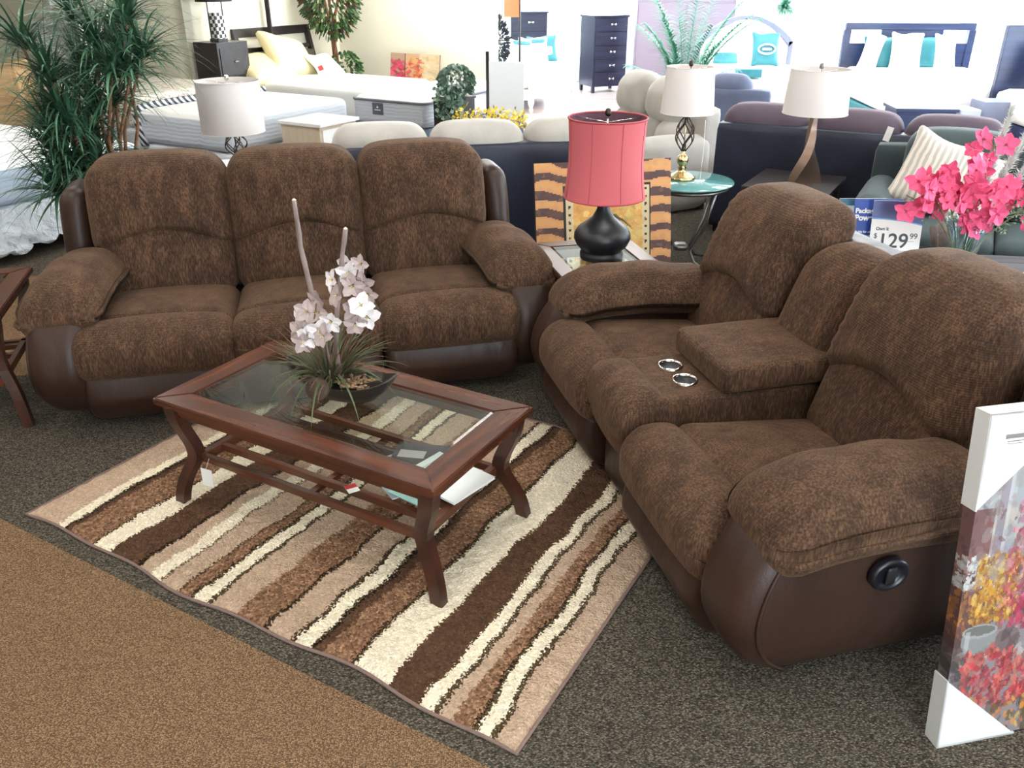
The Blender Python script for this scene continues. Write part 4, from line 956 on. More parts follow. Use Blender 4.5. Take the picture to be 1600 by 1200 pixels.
# ------------------------------------------------------------------ beds
def bed(name, label, loc, rz, w, L, zb, zm, mm, bm_, tape=None, cat='bed', tagm=None, r=.07, group=None):
    """local x = width, y = length from the foot"""
    T = thing(name, label, cat, loc, rz, group)
    bm = BM(); rbox(bm, (w/2, L/2, (zb+.12)/2+.0), (w-.02, L-.02, zb-.12), .04, 10); obj('box_spring', bm, bm_, T, 0)
    bm = BM(); rbox(bm, (w/2, L/2, (zb+zm)/2), (w, L, zm-zb), r, 16, puff=(0, 0, .012)); m = obj('mattress', bm, mm, T, 0)
    if tape:
        bm = BM()
        for z in (zb+.02, zm-.035):
            q = []
            for cx, cy, a0 in ((w-.08, .08, -pi/2), (w-.08, L-.08, 0), (.08, L-.08, pi/2), (.08, .08, pi)):
                for k in range(7): a = a0+k*pi/12; q.append((cx+.085*cos(a), cy+.085*sin(a), z))
            tube(bm, q, .014, 6, closed=True)
        obj('edge_tape', bm, tape, m, 0)
    bm = BM()
    for x in (.08, w-.08):
        for y in (.1, L-.1): box(bm, x-.03, x+.03, y-.03, y+.03, 0, .12)
    obj('bed_frame', bm, BLACK, T)
    return T
GREYQ = mat('grey_quilted_side', (206, 208, 214), .7, bump=.5, bscale=9, bstretch=(1, 1, 6)); BLUEQ = mat('pale_blue_ticking', (150, 176, 196), .7, var=.15, vscale=8)
def two_tone(nm, side, top):
    k = NT(nm); ge = k.n('ShaderNodeNewGeometry'); s = k.n('ShaderNodeSeparateXYZ'); k.l(ge.outputs['Normal'], s.inputs[0]); k.l(k.ramp(s.outputs[2], [(.45, lin(side)), (.6, lin(top))]), k.b.inputs['Base Color']); k.b.inputs['Roughness'].default_value = .8
    n = k.n('ShaderNodeTexWave', i_Scale=9.0, i_Distortion=4.0, bands_direction='Z'); k.l(k.coord(), n.inputs[0]); b = k.n('ShaderNodeBump', i_Strength=.25, i_Distance=.01); k.l(n.outputs[1], b.inputs['Height']); k.l(b.outputs[0], k.b.inputs['Normal']); return k.m
MAT2 = two_tone('quilted_mattress_grey_side', (196, 200, 208), (244, 243, 240)); MAT3 = two_tone('quilted_mattress_blue_side', (186, 200, 214), (246, 247, 248))
zt_ = NT('zebra_tape'); _v = zt_.n('ShaderNodeTexWave', i_Scale=9.0, bands_direction='DIAGONAL'); zt_.l(zt_.coord(), _v.inputs[0]); zt_.l(zt_.ramp(_v.outputs[1], [(.45, lin((40, 42, 56))), (.55, lin((214, 216, 222)))]), zt_.b.inputs['Base Color']); ZEB = zt_.m
PLAS = NT('clear_plastic_wrap'); PLAS.b.inputs['Base Color'].default_value = (.75, .8, .86, 1); PLAS.b.inputs['Roughness'].default_value = .15; _n = PLAS.n('ShaderNodeTexNoise', i_Scale=14.0, i_Detail=4.0, i_Distortion=2.0); PLAS.l(PLAS.coord(), _n.inputs[0]); _b = PLAS.n('ShaderNodeBump', i_Strength=1.0, i_Distance=.04); PLAS.l(_n.outputs[0], _b.inputs['Height']); PLAS.l(_b.outputs[0], PLAS.b.inputs['Normal']); PLAS = PLAS.m
A3 = R(-30)
T = bed('mattress_set', 'white mattress on plastic-wrapped box spring at the left edge of the photo', AB(-8.0, 2.6), A3, 2.05, 1.8, .36, .64, MAT3, PLAS, cat='mattress')
bm = BM(); g = []
for j in range(15):
    row = []
    for i in range(71):
        y = .0+1.78*i/70; t = j/14; n1 = mnoise.noise(Vector((y*6, t*2, 1))); n2 = mnoise.noise(Vector((y*17, t*5, 4)))
        row.append(bm.verts.new((2.052+.10*t*(1+n1)+.05*n2*t, y+.03*n2, .34-.27*t*(1+.3*n1)+.02*n2)))
    g.append(row)
for j in range(14):
    for i in range(70): bm.faces.new((g[j][i], g[j][i+1], g[j+1][i+1], g[j+1][i]))
obj('loose_plastic', bm, PLAS, T, 0)
bed('mattress_set', 'mattress with black and white striped edge tape left of the white lamp shade', AB(-7.15, 5.28), A3, 1.2, 1.66, .38, .68, MAT2, GREYQ, cat='mattress')
bm = BM(); tube(bm, [(.10, -.012, .36), (.05, -.008, .5), (.04, .0, .64), (.03, .06, .695), (-.0, .3, .70), (-.01, .8, .70), (-.01, 1.5, .70), (.03, 1.66, .69)], .034, 8); obj('edge_tape', bm, ZEB, bpy.data.objects['mattress_set.001'], 0)
T = bed('mattress_set', 'thick mattress with grey side panel and dark label in front of the floral canvas', AB(-6.17, 7.25), A3, .95, 1.9, .37, .66, MAT2, BLUEQ, mat('grey_tape', (110, 112, 122), .7), cat='mattress')
bm = BM(); box(bm, .28, .42, -.008, .006, .48, .60, .004); t_ = obj('brand_label', bm, mat('charcoal_label', (84, 88, 100), .5), T); bm = BM(); box(bm, .31, .39, -.0095, -.0078, .525, .535); prism(bm, [(.335, .55), (.35, .575), (.365, .55)], 1, -.0095, -.0078); obj('label_emblem', bm, PAPER, t_)
FLOR = NT('brown_scroll_quilt'); _w = FLOR.n('ShaderNodeTexNoise', i_Scale=9.0, i_Detail=2.0, i_Distortion=2.5); FLOR.l(FLOR.coord(), _w.inputs[0]); FLOR.l(FLOR.ramp(_w.outputs[0], [(.44, lin((236, 230, 216))), (.5, lin((150, 130, 110))), (.56, lin((236, 230, 216)))]), FLOR.b.inputs['Base Color']); FLOR = FLOR.m
bed('bed', 'bed under a brown scroll patterned quilt behind the plant', AB(-8.95, 5.5), A3, 1.55, 1.3, .45, .76, FLOR, GREYQ)
# cream bed with slatted dark headboard (head at low a)
CREAMF = mat('cream_satin', (240, 226, 178), .5, bump=.4, bscale=7); 
T = thing('bed', 'white covered bed with dark espresso slatted headboard and cream pillows', 'bed', AB(-8.1, 7.55), A3)
bm = BM(); rbox(bm, (.95, .65, .50), (1.9, 1.3, .34), .09, 16, puff=(0, 0, .02)); obj('comforter', bm, WHITEF, T, 0)
bm = BM(); rbox(bm, (.95, .65, .21), (1.8, 1.2, .3), .04, 8); obj('box_spring', bm, WHITEF, T, 0)
HB = thing('h', None, None); bpy.data.objects.remove(HB)
bm = BM(); sl = lambda z: -.10+.0-.16*max(0, (z-.6))/.7
for y in (.16, .80, 1.42):
    tube(bm, [(sl(0)+.02, y, 0), (sl(.6)+.02, y, .6), (sl(1.2)+.02, y, 1.22)], 1, sq=(.06, .055))
obj('headboard_post', bm, ESP, T)
for z0, z1 in ((1.12, 1.22), (.95, 1.0)):
    bm = BM(); x = sl((z0+z1)/2); box(bm, x, x+.035, .14, 1.44, z0, z1, .003); obj('headboard_rail', bm, ESP, T)
bm = BM(); x = sl(.75); box(bm, x, x+.03, .16, 1.42, .45, .93, .003); obj('headboard_panel', bm, wood('taupe_wood', (84, 74, 68), (108, 98, 90), .4), T)
def onb(x, y, z): return AB(-8.1+x, 7.55+y, z)
pillow('pillow', 'cream satin pillow lying flat, nearest of the cream pillows', onb(.36, .22, .66), (R(-66), 0, R(60)), .66, .54, .26, CREAMF, 'cream satin pillows on the white bed')
pillow('pillow', 'cream satin pillow propped up on its neighbour against the dark headboard', onb(.30, .66, .70), (R(-44), R(14), R(58)), .68, .54, .24, CREAMF, 'cream satin pillows on the white bed')
pillow('pillow', 'white pillow with a hanging tag at the right of the cream pillows', onb(.58, 1.02, .66), (R(-52), 0, R(62)), .36, .36, .14, WHITEF)
bm = BM(); box(bm, -.06, .06, -.001, .001, 0, .22); o = tag(obj('care_card', bm, PAPER), 'white card with a red block leaning on the cream pillow', 'card'); o.location = onb(.58, .80, .70); o.rotation_euler = (R(-30), R(-20), R(20)); bm = BM(); box(bm, -.03, .03, -.003, -.0012, .05, .11); obj('red_block', bm, mat('red_print', (180, 60, 60), .5), o)
# nightstand
T = thing('nightstand', 'whitewashed nightstand with tan side panel and white drawer behind the brown sofa', 'nightstand', AB(-5.75, 5.75), A3)
bm = BM(); box(bm, 0, .46, 0, .5, .06, .60, .004); obj('body', bm, mat('whitewashed_wood', (206, 186, 162), .6, var=.06, vscale=5, vstretch=(6, 6, .5)), T)
bm = BM(); box(bm, -.02, .49, -.02, .52, .60, .63, .006); obj('tabletop', bm, mat('distressed_white', (236, 230, 226), .5, var=.05), T)
for z in (.12, .36): 
    bm = BM(); box(bm, .458, .472, .03, .47, z, z+.21, .004); d = obj('drawer', bm, WHITEP, T); bm = BM(); rbox(bm, (.485, .25, z+.11), (.025, .035, .03), .012, 6); obj('knob', bm, STEEL, d, 0)
# black chest, mosaic lamp, tall post
T = thing('chest', 'black chest beside the dark headboard in the left corner', 'chest', AB(-8.28, 7.06), A3)
bm = BM(); box(bm, 0, .38, 0, .46, 0, 1.12, .006); obj('body', bm, ESP, T)
for z in (.1, .43, .76): bm = BM(); box(bm, .375, .39, .03, .43, z, z+.3, .004); d = obj('drawer', bm, ESP, T); bm = BM(); rbox(bm, (.40, .25, z+.15), (.02, .06, .02), .009, 6); obj('knob', bm, STEEL, d, 0)
T = thing('table_lamp', 'lamp with black shade and checkered mosaic body on the black chest', 'table lamp', AB(-8.09, 7.28, 1.12), A3)
CHK = NT('checker_mosaic'); _c = CHK.n('ShaderNodeTexChecker', i_Scale=26.0); _c.inputs[1].default_value = (.03, .03, .04, 1); _c.inputs[2].default_value = (.75, .75, .7, 1); CHK.l(CHK.coord(), _c.inputs[0]); CHK.l(_c.outputs[0], CHK.b.inputs['Base Color']); CHK = CHK.m
bm = BM(); box(bm, -.07, .07, -.07, .07, 0, .03); box(bm, -.05, -.04, -.07, -.06, 0, .42); box(bm, .04, .05, .06, .07, 0, .42); obj('lamp_base', bm, ESP, T)
bm = BM(); box(bm, -.06, .06, -.06, .06, .03, .3); obj('mosaic_block', bm, CHK, T); shade(T, .2, .16, .42, .68, BLACK)
T = thing('floor_lamp', 'tall dark post standing behind the slatted headboard', 'floor lamp', AB(-8.24, 8.25)); bm = BM(); box(bm, -.025, .025, -.025, .025, .02, 2.0, .004); obj('pole', bm, ESP, T); bm = BM(); box(bm, -.09, .09, -.12, .12, 0, .03, .004); obj('foot', bm, ESP, T); bm = BM(); lathe(bm, [(.18, 1.9), (.14, 2.15)], 32); obj('lamp_shade', bm, LINEN, T, 0)
# ------------------------------------------------------------------ left background
OAK = wood('light_oak', (178, 140, 96), (214, 178, 132), .45, coat=.1)
T = thing('dresser', 'light oak dresser with dark scroll pulls at the left edge of the photo', 'dresser', (-6.3, 8.6, 0), R(12))
bm = BM(); box(bm, 0, 1.35, 0, .5, .06, 1.0, .005); obj('body', bm, OAK, T); bm = BM(); box(bm, -.02, 1.37, -.02, .5, 1.0, 1.03, .005); obj('tabletop', bm, OAK, T)
for z in (.1, .4, .7):
    for x in (.04, .70):
        bm = BM(); box(bm, x, x+.61, -.014, 0, z, z+.27, .004); d = obj('drawer', bm, OAK, T); bm = BM(); tube(bm, [(x+.305-.07+.14*t/10, -.03, z+.15-.03*sin(pi*t/10)+.01*sin(t*3)) for t in range(11)], .005, 6); obj('handle', bm, IRON, d, 0)
for x in (.04, 1.3):
    for y in (.04, .46): bm = BM(); box(bm, x-.03, x+.03, y-.03, y+.03, 0, .06); obj('foot', bm, OAK, T)
T = thing('bookcase', 'white open bookcase behind the spiky plant', 'bookcase', AB(-10.45, 6.55), R(-30))
for a in ((0, .03, 0, 1.3), (.87, .9, 0, 1.3)): bm = BM(); box(bm, a[0], a[1], 0, .3, a[2], a[3]); obj('side_panel', bm, WHITEP, T)
for z in (.05, .45, .85, 1.27): bm = BM(); box(bm, .03, .87, 0, .3, z, z+.03); obj('shelf', bm, WHITEP, T)
bm = BM(); box(bm, .03, .87, .285, .3, .05, 1.3); obj('back_panel', bm, WHITEP, T)
T = thing('wall_mirror', 'white framed mirror with gold inner edge on the left cream wall', 'mirror', AB(-10.6, 6.94, 1.35), A3)
bm = BM(); 
for a in ((0, 1.1, 0, .07), (0, 1.1, .63, .7), (0, .07, .07, .63), (1.03, 1.1, .07, .63)): box(bm, a[0], a[1], -.04, 0, a[2], a[3], .005)
obj('frame', bm, WHITEP, T); bm = BM(); box(bm, .07, 1.03, -.015, -.01, .07, .63); obj('mirror_glass', bm, mat('mirror', (240, 240, 240), .03, 1), T)
bm = BM(); 
for a in ((.07, 1.03, .07, .085), (.07, 1.03, .615, .63)): box(bm, a[0], a[1], -.03, -.01, a[2], a[3])
obj('gold_edge', bm, GOLD, T)
# spiky yucca tree
YG = mat('dark_blade_green', (48, 84, 60), .45, var=.4, vscale=9); YG2 = mat('mid_blade_green', (86, 128, 98), .45, var=.3, vscale=9); TRK = mat('tan_trunk', (132, 92, 66), .85, var=.3, vscale=14, bump=.6, bscale=30)
T = thing('yucca_tree', 'tall artificial yucca tree with spiky dark green blades behind the brown sofa', 'artificial tree', (-2.48, 5.3, 0))
bm = BM(); lathe(bm, [(0, 0), (.13, 0), (.17, .28), (.16, .28), (.14, .24), (0, .24)], 28); obj('pot', bm, IRON, T, 0)
def px(x, y, Y): 
    a = (x-800)/1304; b = -(y-600)/1304; d = Vector((a, cos(R(26.3))+b*sin(R(26.3)), -sin(R(26.3))+b*cos(R(26.3)))); p = Vector((0, 0, H))+d*(Y/d.y); return p-Vector((-2.48, 5.3, 0))
heads = [(72, 112, 5.2), (150, 60, 5.3), (200, 20, 5.3), (205, 105, 5.25), (92, 165, 5.2), (150, 165, 5.35), (88, 235, 5.2), (140, 225, 5.3), (85, 300, 5.1), (120, 275, 5.25), (30, 60, 5.35), (130, 110, 5.45), (190, 65, 5.5), (110, 20, 5.6), (112, 195, 5.15), (180, 150, 5.3), (105, 255, 5.15), (150, 260, 5.2), (175, 105, 5.2), (225, 75, 5.35), (75, 200, 5.25)]
fk = Vector((.02, 0, .55))
for (hx_, hy_, Y) in heads:
    p = px(hx_, hy_, Y)
    bm = BM(); b0 = Vector((0, 0, .24)); midp = Vector((p.x*.55+.08*sin(hx_), p.y*.6, (p.z+.5)/2)); tube(bm, [b0, fk*.6+b0*.4, midp, p*.92+midp*.08], [.017, .014, .011, .008], 8)
    br = obj('trunk', bm, TRK, T, 0)
    bm = BM(); up = (p-midp).normalized()
    for k in range(95):
        d = (rdir(-.5, 1)+up*.35+Vector((0, 0, .1))).normalized(); blade(bm, p-up*rnd(0, .08)+d*.015, d, rnd(.26, .46), rnd(.012, .024), rnd(.5, 1.7), 6, mi=0 if rnd(0, 1) < .75 else 1)
    obj('blade_cluster', bm, [YG, YG2], br)
# ficus tree
FG = mat('ficus_leaf_green', (52, 82, 48), .45, var=.3, vscale=12); FG2 = mat('ficus_leaf_red', (110, 50, 44), .5); FG3 = mat('ficus_leaf_light', (92, 128, 64), .45)
T = thing('ficus_tree', 'artificial ficus tree with mixed green and reddish leaves in the corner', 'artificial tree', (-2.33, 11.78, 0))
bm = BM(); lathe(bm, [(0, 0), (.14, 0), (.17, .3), (.15, .3), (0, .26)], 24); obj('pot', bm, IRON, T, 0)
bm = BM()
for k in range(3): tube(bm, [(.03*cos(k*2), .03*sin(k*2), .26), (.04*cos(k*2+2), .04*sin(k*2+2), .7), (.03*cos(k*2+4), .03*sin(k*2+4), 1.1), (.12*cos(k*2), .12*sin(k*2), 1.6)], .018, 8)
obj('trunk', bm, TRK, T, 0)
bm = BM()
for k in range(1500):
    d = rdir(); r = rnd(.5, 1)**.5; p = Vector((d.x*.38*r, d.y*.34*r, 1.62+d.z*.55*r)); leafq(bm, p, Vector((d.x, d.y, -.7)), rdir(), rnd(.06, .10), rnd(.028, .042), 1 if rnd(0, 1) < .14 else 2 if rnd(0, 1) < .25 else 0)
for k in range(220):
    d = rdir(); p = Vector((.12+d.x*.17, d.y*.15, .72+d.z*.2)); leafq(bm, p, Vector((d.x, d.y, -.4)), rdir(), rnd(.07, .1), rnd(.035, .05), 0 if k % 3 else 2)
obj('foliage', bm, [FG, FG2, FG3], T)
# floral canvas propped against the partition
pg = Paint(70, 26, (206, 186, 150)); pg.rect(0, .3, 0, 1, (150, 110, 96), .6); pg.rect(.32, .6, 0, 1, (190, 120, 80), .5); pg.daubs(90, .03, .3, .05, .8, .012, .04, [(206, 50, 90), (226, 90, 120), (160, 50, 60)], .85); pg.daubs(90, .36, .66, .05, .85, .012, .035, [(206, 60, 90), (226, 140, 60), (196, 90, 60)], .8); pg.rect(.30, .32, 0, 1, (70, 50, 40)); pg.daubs(40, .66, 1, 0, 1, .02, .05, [(216, 196, 160), (196, 160, 120)], .5)
T = thing('art_canvas', 'wide pink and orange floral canvas leaning on the cream partition wall', 'canvas art', AB(-7.3, 9.35, .46), A3)
bm = BM(); pg.mesh(bm, lambda u, v: Vector((.78*u, .03+.06*v, .42*v))); obj('painted_face', bm, M_PAINT, T)
bm = BM(); vs = box(bm, 0, .78, .033, .06, 0, .42)
for v in vs: v.co.y += .06*v.co.z/.42
obj('stretcher_frame', bm, mat('canvas_side', (150, 130, 110), .7), T)
T = thing('bench', 'low white bench under the floral canvas', 'bench', AB(-7.45, 9.25), A3); bm = BM(); box(bm, 0, 1.1, 0, .3, .42, .46); obj('bench_top', bm, WHITEP, T)
for x in (.04, 1.02): bm = BM(); box(bm, x, x+.04, .03, .27, 0, .42); obj('leg', bm, WHITEP, T)
# black planter with ivy, yellow flowers
T = thing('pedestal', 'black box pedestal with trailing ivy behind the beige sofa', 'pedestal', (-.58, 8.75, 0), R(-30)); bm = BM(); box(bm, -.15, .15, -.15, .15, 0, .70, .005); obj('column', bm, BLACK, T); bm = BM(); box(bm, -.16, .16, -.16, .16, .70, .72); obj('pedestal_top', bm, BLACK, T)
T = thing('ivy_plant', 'grey green trailing ivy on the black pedestal', 'plant', (-.55, 8.72, .72)); bm = BM(); lathe(bm, [(0, 0), (.07, 0), (.09, .12), (.08, .12), (0, .1)], 20); obj('pot', bm, WHITEP, T, 0)
bm = BM(); IVY = mat('ivy_green', (96, 124, 106), .5, var=.3, vscale=20); IVY2 = mat('ivy_pale', (150, 176, 158), .5)
for k in range(620):
    d = rdir(-.6, 1); p = Vector((d.x*.15, d.y*.13-.03, .15+d.z*.17)); 
    if k % 3 == 0: p = Vector((rnd(-.2, .08), -.18+rnd(-.03, .03), rnd(-.16, .12)))
    leafq(bm, p, Vector((d.x, d.y-.3, -.5)), rdir(), rnd(.045, .07), rnd(.035, .05), 1 if k % 6 == 0 else 0)
obj('foliage', bm, [IVY, IVY2], T)
T = thing('flower_stand', 'slim stand carrying the yellow flowers behind the beige sofa', 'stand', (-.28, 7.05, 0)); bm = BM(); box(bm, -.15, .15, -.15, .15, 0, .5, .004); obj('column', bm, WHITEP, T)
T = thing('flower_arrangement', 'bright yellow blossom arrangement behind the beige sofa', 'flowers', (-.22, 7.05, .5)); bm = BM(); lathe(bm, [(0, 0), (.06, 0), (.08, .15), (.07, .15), (0, .12)], 20); obj('pot', bm, IRON, T, 0); bm = BM(); YEF = mat('yellow_petal', (244, 216, 90), .6)
for k in range(420):
    p = Vector((rnd(-.28, .34), rnd(-.12, .12), .22+rnd(-.06, .14)*(1-.5*abs(rnd(-1, 1))))); leafq(bm, p, rdir(), rdir(), rnd(.025, .05), rnd(.02, .03), 1 if k % 7 == 0 else 0)
for k in range(14): tube(bm, [(0, 0, .12), (.25*cos(k), .1*sin(k), .26)], .0025, 5, mi=1)
obj('blossoms', bm, [YEF, PST], T)
# poster easel
T = thing('poster_stand', 'white promotional poster with blue foot on a thin dark easel', 'sign', (-.22, 8.0, 0), R(-12))
bm = BM(); tube(bm, [(0, 0, 0), (.0, 0, 1.2)], .017, 8); tube(bm, [(.01, 0, 1.0), (.2, -.1, .0)], .006, 6); tube(bm, [(.01, 0, 1.0), (.1, .3, .0)], .006, 6); obj('easel', bm, ESP, T, 0)
bm = BM(); box(bm, .02, .34, -.03, -.022, .42, 1.12); obj('poster', bm, mat('poster_white', (240, 242, 246), .35), T); bm = BM(); prism(bm, [(.14, .42), (.34, .42), (.34, .68), (.24, .6), (.17, .54), (.14, .5)], 1, -.034, -.0305); obj('poster_blue', bm, mat('poster_blue_print', (110, 140, 190), .35), T)
# ------------------------------------------------------------------ bright showroom end
DKB = wood('hazed_dark_wood', (30, 32, 50), (46, 50, 74), .3); TEAL = mat('teal_packaging', (52, 128, 140), .4, var=.2, vscale=6)  # dark chest wood tinted blue: the window glare is put into its colour
def chest(label, loc, rz, w, d, h, n, m, group=None):
    T = thing('chest_of_drawers', label, 'chest of drawers', loc, rz, group); bm = BM(); box(bm, 0, w, 0, d, .1, h-.03, .004); obj('body', bm, m, T); bm = BM(); box(bm, -.02, w+.02, -.02, d, h-.03, h, .004); obj('tabletop', bm, m, T)
    for x in (.03, w-.03):
        for y in (.03, d-.03): bm = BM(); box(bm, x-.025, x+.025, y-.025, y+.025, 0, .1); obj('foot', bm, m, T)
    dh = (h-.15)/n
    for k in range(n):
        z = .12+dh*k; bm = BM(); box(bm, .03, w-.03, -.015, 0, z, z+dh-.02, .003); dr = obj('drawer', bm, m, T)
        bm = BM(); c = Vector((w*.55, -.03, z+dh/2)); rbox(bm, c, (.05, .012, .012), .005, 4); rbox(bm, c+Vector((-.035, 0, 0)), (.03, .02, .035), .009, 6); rbox(bm, c+Vector((.035, 0, 0)), (.03, .02, .035), .009, 6); obj('handle', bm, CHROME, dr, 0)
    return T
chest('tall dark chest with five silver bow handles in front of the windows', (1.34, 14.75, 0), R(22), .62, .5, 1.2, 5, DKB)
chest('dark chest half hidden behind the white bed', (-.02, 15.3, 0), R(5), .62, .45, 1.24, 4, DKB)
T = thing('bed', 'white bed with turned legs and white footboard in front of the dark chests', 'bed', (.27, 12.5, 0), R(60))
bm = BM(); box(bm, 0, 1.45, 0, .05, .2, .5, .01); obj('footboard', bm, WHITEP, T); bm = BM(); tube(bm, [(0, .02, .52), (1.45, .02, .52)], .035, 10); obj('footboard_roll', bm, WHITEP, T, 0)
for x in (.04, 1.41): bm = BM(); lathe(bm, [(0, 0), (.02, 0), (.03, .05), (.022, .08), (.045, .14), (.045, .5), (.04, .55), (0, .57)], 16, (x, .02, 0)); obj('leg', bm, WHITEP, T, 0)
bm = BM(); rbox(bm, (.725, 1.1, .46), (1.4, 2.0, .3), .08, 14); obj('mattress', bm, WHITEF, T, 0); bm = BM(); box(bm, .03, 1.42, .05, 2.1, .18, .32); obj('side_rail', bm, WHITEP, T)
def onw(x, y, z): v = Matrix.Rotation(R(60), 4, 'Z') @ Vector((x, y, z)); return v+Vector((.27, 12.5, 0))
for i, (x, y, lb, mm) in enumerate(((.35, .35, 'white packaged pillow with teal flap, nearest on the white footed bed', WHITEF), (.75, .35, 'white packaged pillow in the middle of the white footed bed', WHITEF), (1.1, .4, 'teal backed pillow rightmost on the white footed bed', TEAL))):
    pillow('pillow', lb, onw(x, y, .6), (R(-15), R(5-5*i), R(40-20*i)), .42, .36, .14, mm, 'packaged pillows on the white footed bed', band=(TEAL, .85, .2) if i < 2 else (WHITEF, .4, .4))
T = thing('bed', 'white bed with arched pale headboard in front of the windows', 'bed', (2.68, 11.1, 0), 0)
def arch(bm, w, h0, h1, y, t, th):
    o_ = []; i_ = []
    for k in range(25):
        s = k/24; x = w*s; z = h0+(h1-h0)*sin(pi*s)**.8; o_.append((x, z)); i_.append((w/2+(x-w/2)*(1-2*t/w), z-t))
    loft(bm, [[Vector((a, y, b)), Vector((a, y+th, b)), Vector((c, y+th, d)), Vector((c, y, d))] for (a, b), (c, d) in zip(o_, i_)])
bm = BM(); arch(bm, 1.4, .92, 1.28, 1.95, .06, .06); box(bm, 0, .06, 1.95, 2.01, 0, .93); box(bm, 1.34, 1.4, 1.95, 2.01, 0, .93); obj('headboard_frame', bm, mat('silver_grey_wood', (122, 126, 146), .5), T)
bm = BM(); prism(bm, [(.06, .2), (1.34, .2)]+[(1.34-1.28*k/20, .86+.34*sin(pi*k/20)**.8) for k in range(21)], 1, 1.97, 2.0); obj('headboard_panel', bm, WHITEP, T)
bm = BM(); rbox(bm, (.7, .98, .45), (1.4, 1.96, .35), .08, 14); obj('mattress', bm, WHITEF, T, 0); bm = BM(); box(bm, .03, 1.37, .05, 1.94, .08, .28); obj('box_spring', bm, TEAL, T)
pillow('pillow', 'white and teal packaged pillow at the left of the arched headboard', (3.03, 12.7, .62), (R(-20), 0, 0), .45, .36, .14, WHITEF, band=(TEAL, .3, .45))
T = pillow('pillow', 'teal packaged pillow with white oval emblem at the arched headboard', (3.62, 12.75, .64), (R(-15), 0, 0), .36, .42, .12, TEAL)
bm = BM(); tube(bm, [(.12*cos(k*pi/16), -.075, .2+.065*sin(k*pi/16)) for k in range(32)], .012, 6, closed=True); rbox(bm, (0, -.075, .2), (.13, .01, .03), .004, 4); obj('oval_emblem', bm, PAPER, T)
bm = BM(); box(bm, -.15, .15, -.1, .1, 0, .1, .01); o = tag(obj('folded_blanket', bm, TEAL), 'teal folded pack at the foot of the arched white bed', 'blanket'); o.location = (3.0, 11.25, .64)
BB = wood('hazed_black_wood', (34, 44, 78), (48, 60, 98), .3)  # black wood with the bluish wash of the backlight put into its colour
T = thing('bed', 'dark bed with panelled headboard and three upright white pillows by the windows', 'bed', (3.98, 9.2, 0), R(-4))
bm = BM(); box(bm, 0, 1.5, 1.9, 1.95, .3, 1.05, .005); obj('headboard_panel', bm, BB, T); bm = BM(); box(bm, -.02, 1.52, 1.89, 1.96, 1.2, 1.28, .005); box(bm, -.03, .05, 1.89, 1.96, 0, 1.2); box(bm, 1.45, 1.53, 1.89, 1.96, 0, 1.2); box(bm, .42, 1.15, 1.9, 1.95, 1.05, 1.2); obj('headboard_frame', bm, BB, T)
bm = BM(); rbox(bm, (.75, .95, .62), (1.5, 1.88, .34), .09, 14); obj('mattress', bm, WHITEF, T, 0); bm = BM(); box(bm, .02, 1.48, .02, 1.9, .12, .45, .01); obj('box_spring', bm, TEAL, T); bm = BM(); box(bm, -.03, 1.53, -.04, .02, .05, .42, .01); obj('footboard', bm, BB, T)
for i, (x, lb, rr) in enumerate(((.30, 'upright white pillow leftmost on the dark bed, leaning right', 14), (.74, 'rounded white pillow in the middle of the dark bed', 0), (1.2, 'tall white pillow rightmost on the dark bed', -4))):
    pillow('pillow', lb, (3.98+x, 10.75-.05*i, .78), (R(-10), R(rr), R(-4)), (.2, .34, .22)[i], .40, .14, WHITEF, 'white pillows on the dark bed')
for i, (x, lb) in enumerate(((.52, 'teal wrapped pillow leftmost, between white pillows on the dark bed'), (.98, 'teal wrapped pillow right of the middle white pillow on the dark bed'))):
    pillow('pillow', lb, (3.98+x, 10.88, .78), (R(-8), 0, R(-4)), .42, .34, .1, TEAL, 'teal wrapped pillows on the dark bed')
T = thing('nightstand', 'dark nightstand at the foot of the dark bed', 'nightstand', (3.75, 8.45, 0), R(-6)); bm = BM(); box(bm, 0, .55, 0, .4, .05, .62, .004); obj('body', bm, BB, T); bm = BM(); box(bm, -.02, .57, -.02, .42, .62, .65, .004); obj('tabletop', bm, BB, T); bm = BM(); box(bm, .03, .52, -.012, 0, .36, .58); d = obj('drawer', bm, BB, T); bm = BM(); box(bm, .2, .35, -.025, -.012, .46, .475); obj('handle', bm, CHROME, d)
for (x, y, w, h, lb, c) in ((4.42, 8.55, .2, .62, 'narrow pale box between the dark nightstand and the grey box', (196, 200, 212)), (4.70, 8.65, .34, .68, 'grey ribbed box right of the narrow pale box', (140, 148, 172))):
    bm = BM(); box(bm, 0, w, 0, .3, 0, h, .006); o = tag(obj('storage_box', bm, mat('box_paint_%d' % int(w*100), c, .6, var=.06)), lb, 'box'); o.location = (x, y, 0)
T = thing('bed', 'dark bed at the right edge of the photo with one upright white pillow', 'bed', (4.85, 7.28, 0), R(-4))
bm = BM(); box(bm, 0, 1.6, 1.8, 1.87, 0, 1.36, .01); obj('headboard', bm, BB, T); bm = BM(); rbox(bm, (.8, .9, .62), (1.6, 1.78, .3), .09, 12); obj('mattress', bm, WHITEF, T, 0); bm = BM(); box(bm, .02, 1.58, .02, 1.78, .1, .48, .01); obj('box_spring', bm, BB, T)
pillow('pillow', 'white upright pillow on the bed at the right edge', (5.25, 8.78, .76), (R(-10), R(8), 0), .22, .44, .14, WHITEF); pillow('pillow', 'teal wrapped pillow beside the white pillow at the right edge', (5.6, 8.9, .76), (R(-8), 0, 0), .42, .36, .1, TEAL)
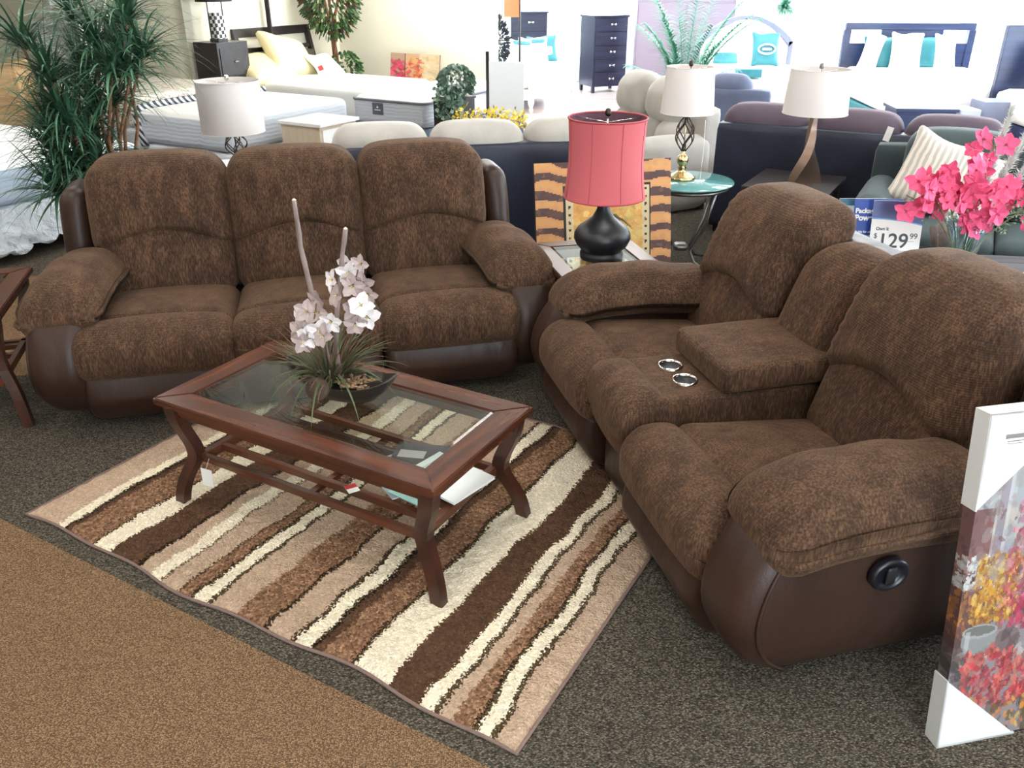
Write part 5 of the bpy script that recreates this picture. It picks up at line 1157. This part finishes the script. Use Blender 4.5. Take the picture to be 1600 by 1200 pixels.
# palm
PG = mat('palm_green', (84, 150, 126), .5, var=.25, vscale=14)
T = thing('palm_plant', 'green palm plant with arching fronds behind the tufted beige loveseat', 'palm', (1.98, 10.15, 0)); bm = BM(); lathe(bm, [(0, 0), (.15, 0), (.19, .35), (.17, .35), (0, .3)], 24); obj('pot', bm, IRON, T, 0)
for k in range(24):
    a = k*2.4; lean_ = rnd(.25, .8) if k < 15 else 1.1; L = rnd(1.05, 1.6) if k < 15 else rnd(.7, .95); P_ = []; p = Vector((0, 0, .3)); d = Vector((cos(a)*lean_*.35, sin(a)*lean_*.35, 1)).normalized()
    for i in range(13): P_.append(p.copy()); p = p+d*L/12; d = (d+Vector((cos(a), sin(a), -.25))*.055*(1+i*.2)*lean_).normalized()
    bm = BM(); tube(bm, P_, [.008*(1-i/16) for i in range(13)], 5)
    for i in range(3, 13):
        for q in (0, .33, .66):
            pp = P_[i]-(P_[i]-P_[i-1])*q; t = (P_[i]-P_[i-1]).normalized(); s = t.cross(Vector((0, 0, 1))).normalized()
            for sg in (-1, 1): blade(bm, pp, t*.8+s*sg, rnd(.16, .34)*(1.15-i/22), .026, rnd(.6, 1.5), 4)
    obj('frond', bm, PG, T)
T = thing('wardrobe', 'pale mauve wardrobe behind the palm plant', 'wardrobe', (1.95, 14.2, 0), R(-5)); bm = BM(); box(bm, 0, 1.5, 0, .5, 0, 1.45, .01); obj('body', bm, mat('mauve_paint', (136, 124, 142), .6), T); 
for x in (.02, .77): bm = BM(); box(bm, x, x+.71, -.015, 0, .08, 1.4, .004); d = obj('door', bm, mat('mauve_door', (142, 130, 148), .6), T); bm = BM(); box(bm, x+(.66 if x < .5 else .03), x+(.68 if x < .5 else .05), -.03, -.015, .7, .85); obj('handle', bm, STEEL, d)
T = thing('plant_pedestal', 'white pedestal carrying a hanging fern behind the arched bed', 'pedestal', (4.05, 13.6, 0)); bm = BM(); box(bm, -.12, .12, -.12, .12, 0, 1.2, .005); obj('column', bm, WHITEP, T)
T = thing('fern_plant', 'small turquoise green fern high above the arched bed', 'fern', (4.05, 13.6, 1.2)); bm = BM(); lathe(bm, [(0, 0), (.07, 0), (.1, .14), (.09, .14), (0, .12)], 20); obj('pot', bm, WHITEP, T, 0); bm = BM()
for k in range(260): d = rdir(-.2, 1); blade(bm, (0, 0, .14), d, rnd(.15, .34), .018, 1.4, 4)
obj('fronds', bm, PG, T)
T = thing('topiary', 'dark topiary shrub standing at the end of the cream partition', 'shrub', (-.22, 11.95, 0)); bm = BM(); lathe(bm, [(0, 0), (.1, 0), (.12, .25), (0, .22)], 20); tube(bm, [(0, 0, .2), (0, 0, .9)], .015, 6); obj('pot', bm, IRON, T, 0); bm = BM()
for k in range(420): d = rdir(); r = rnd(.3, 1)**.5; leafq(bm, Vector((d.x*.17*r, d.y*.15*r, 1.0+d.z*.3*r)), d, rdir(), .07, .035)
obj('foliage', bm, mat('dark_shrub_green', (44, 52, 62), .6), T)  # one even dark tone on every leaf
T = thing('banner', 'orange fabric banner on a dark pole beside the partition end', 'banner', (-.1, 11.6, 0)); bm = BM(); tube(bm, [(.2, 0, 0), (.2, 0, 2.0)], .012, 8); lathe(bm, [(0, 0), (.1, 0), (.1, .02), (0, .03)], 20, (.2, 0, 0)); obj('pole', bm, ESP, T, 0); bm = BM(); box(bm, .0, .2, -.004, .004, 1.32, 1.95); obj('cloth', bm, mat('orange_cloth', (232, 130, 90), .8), T)
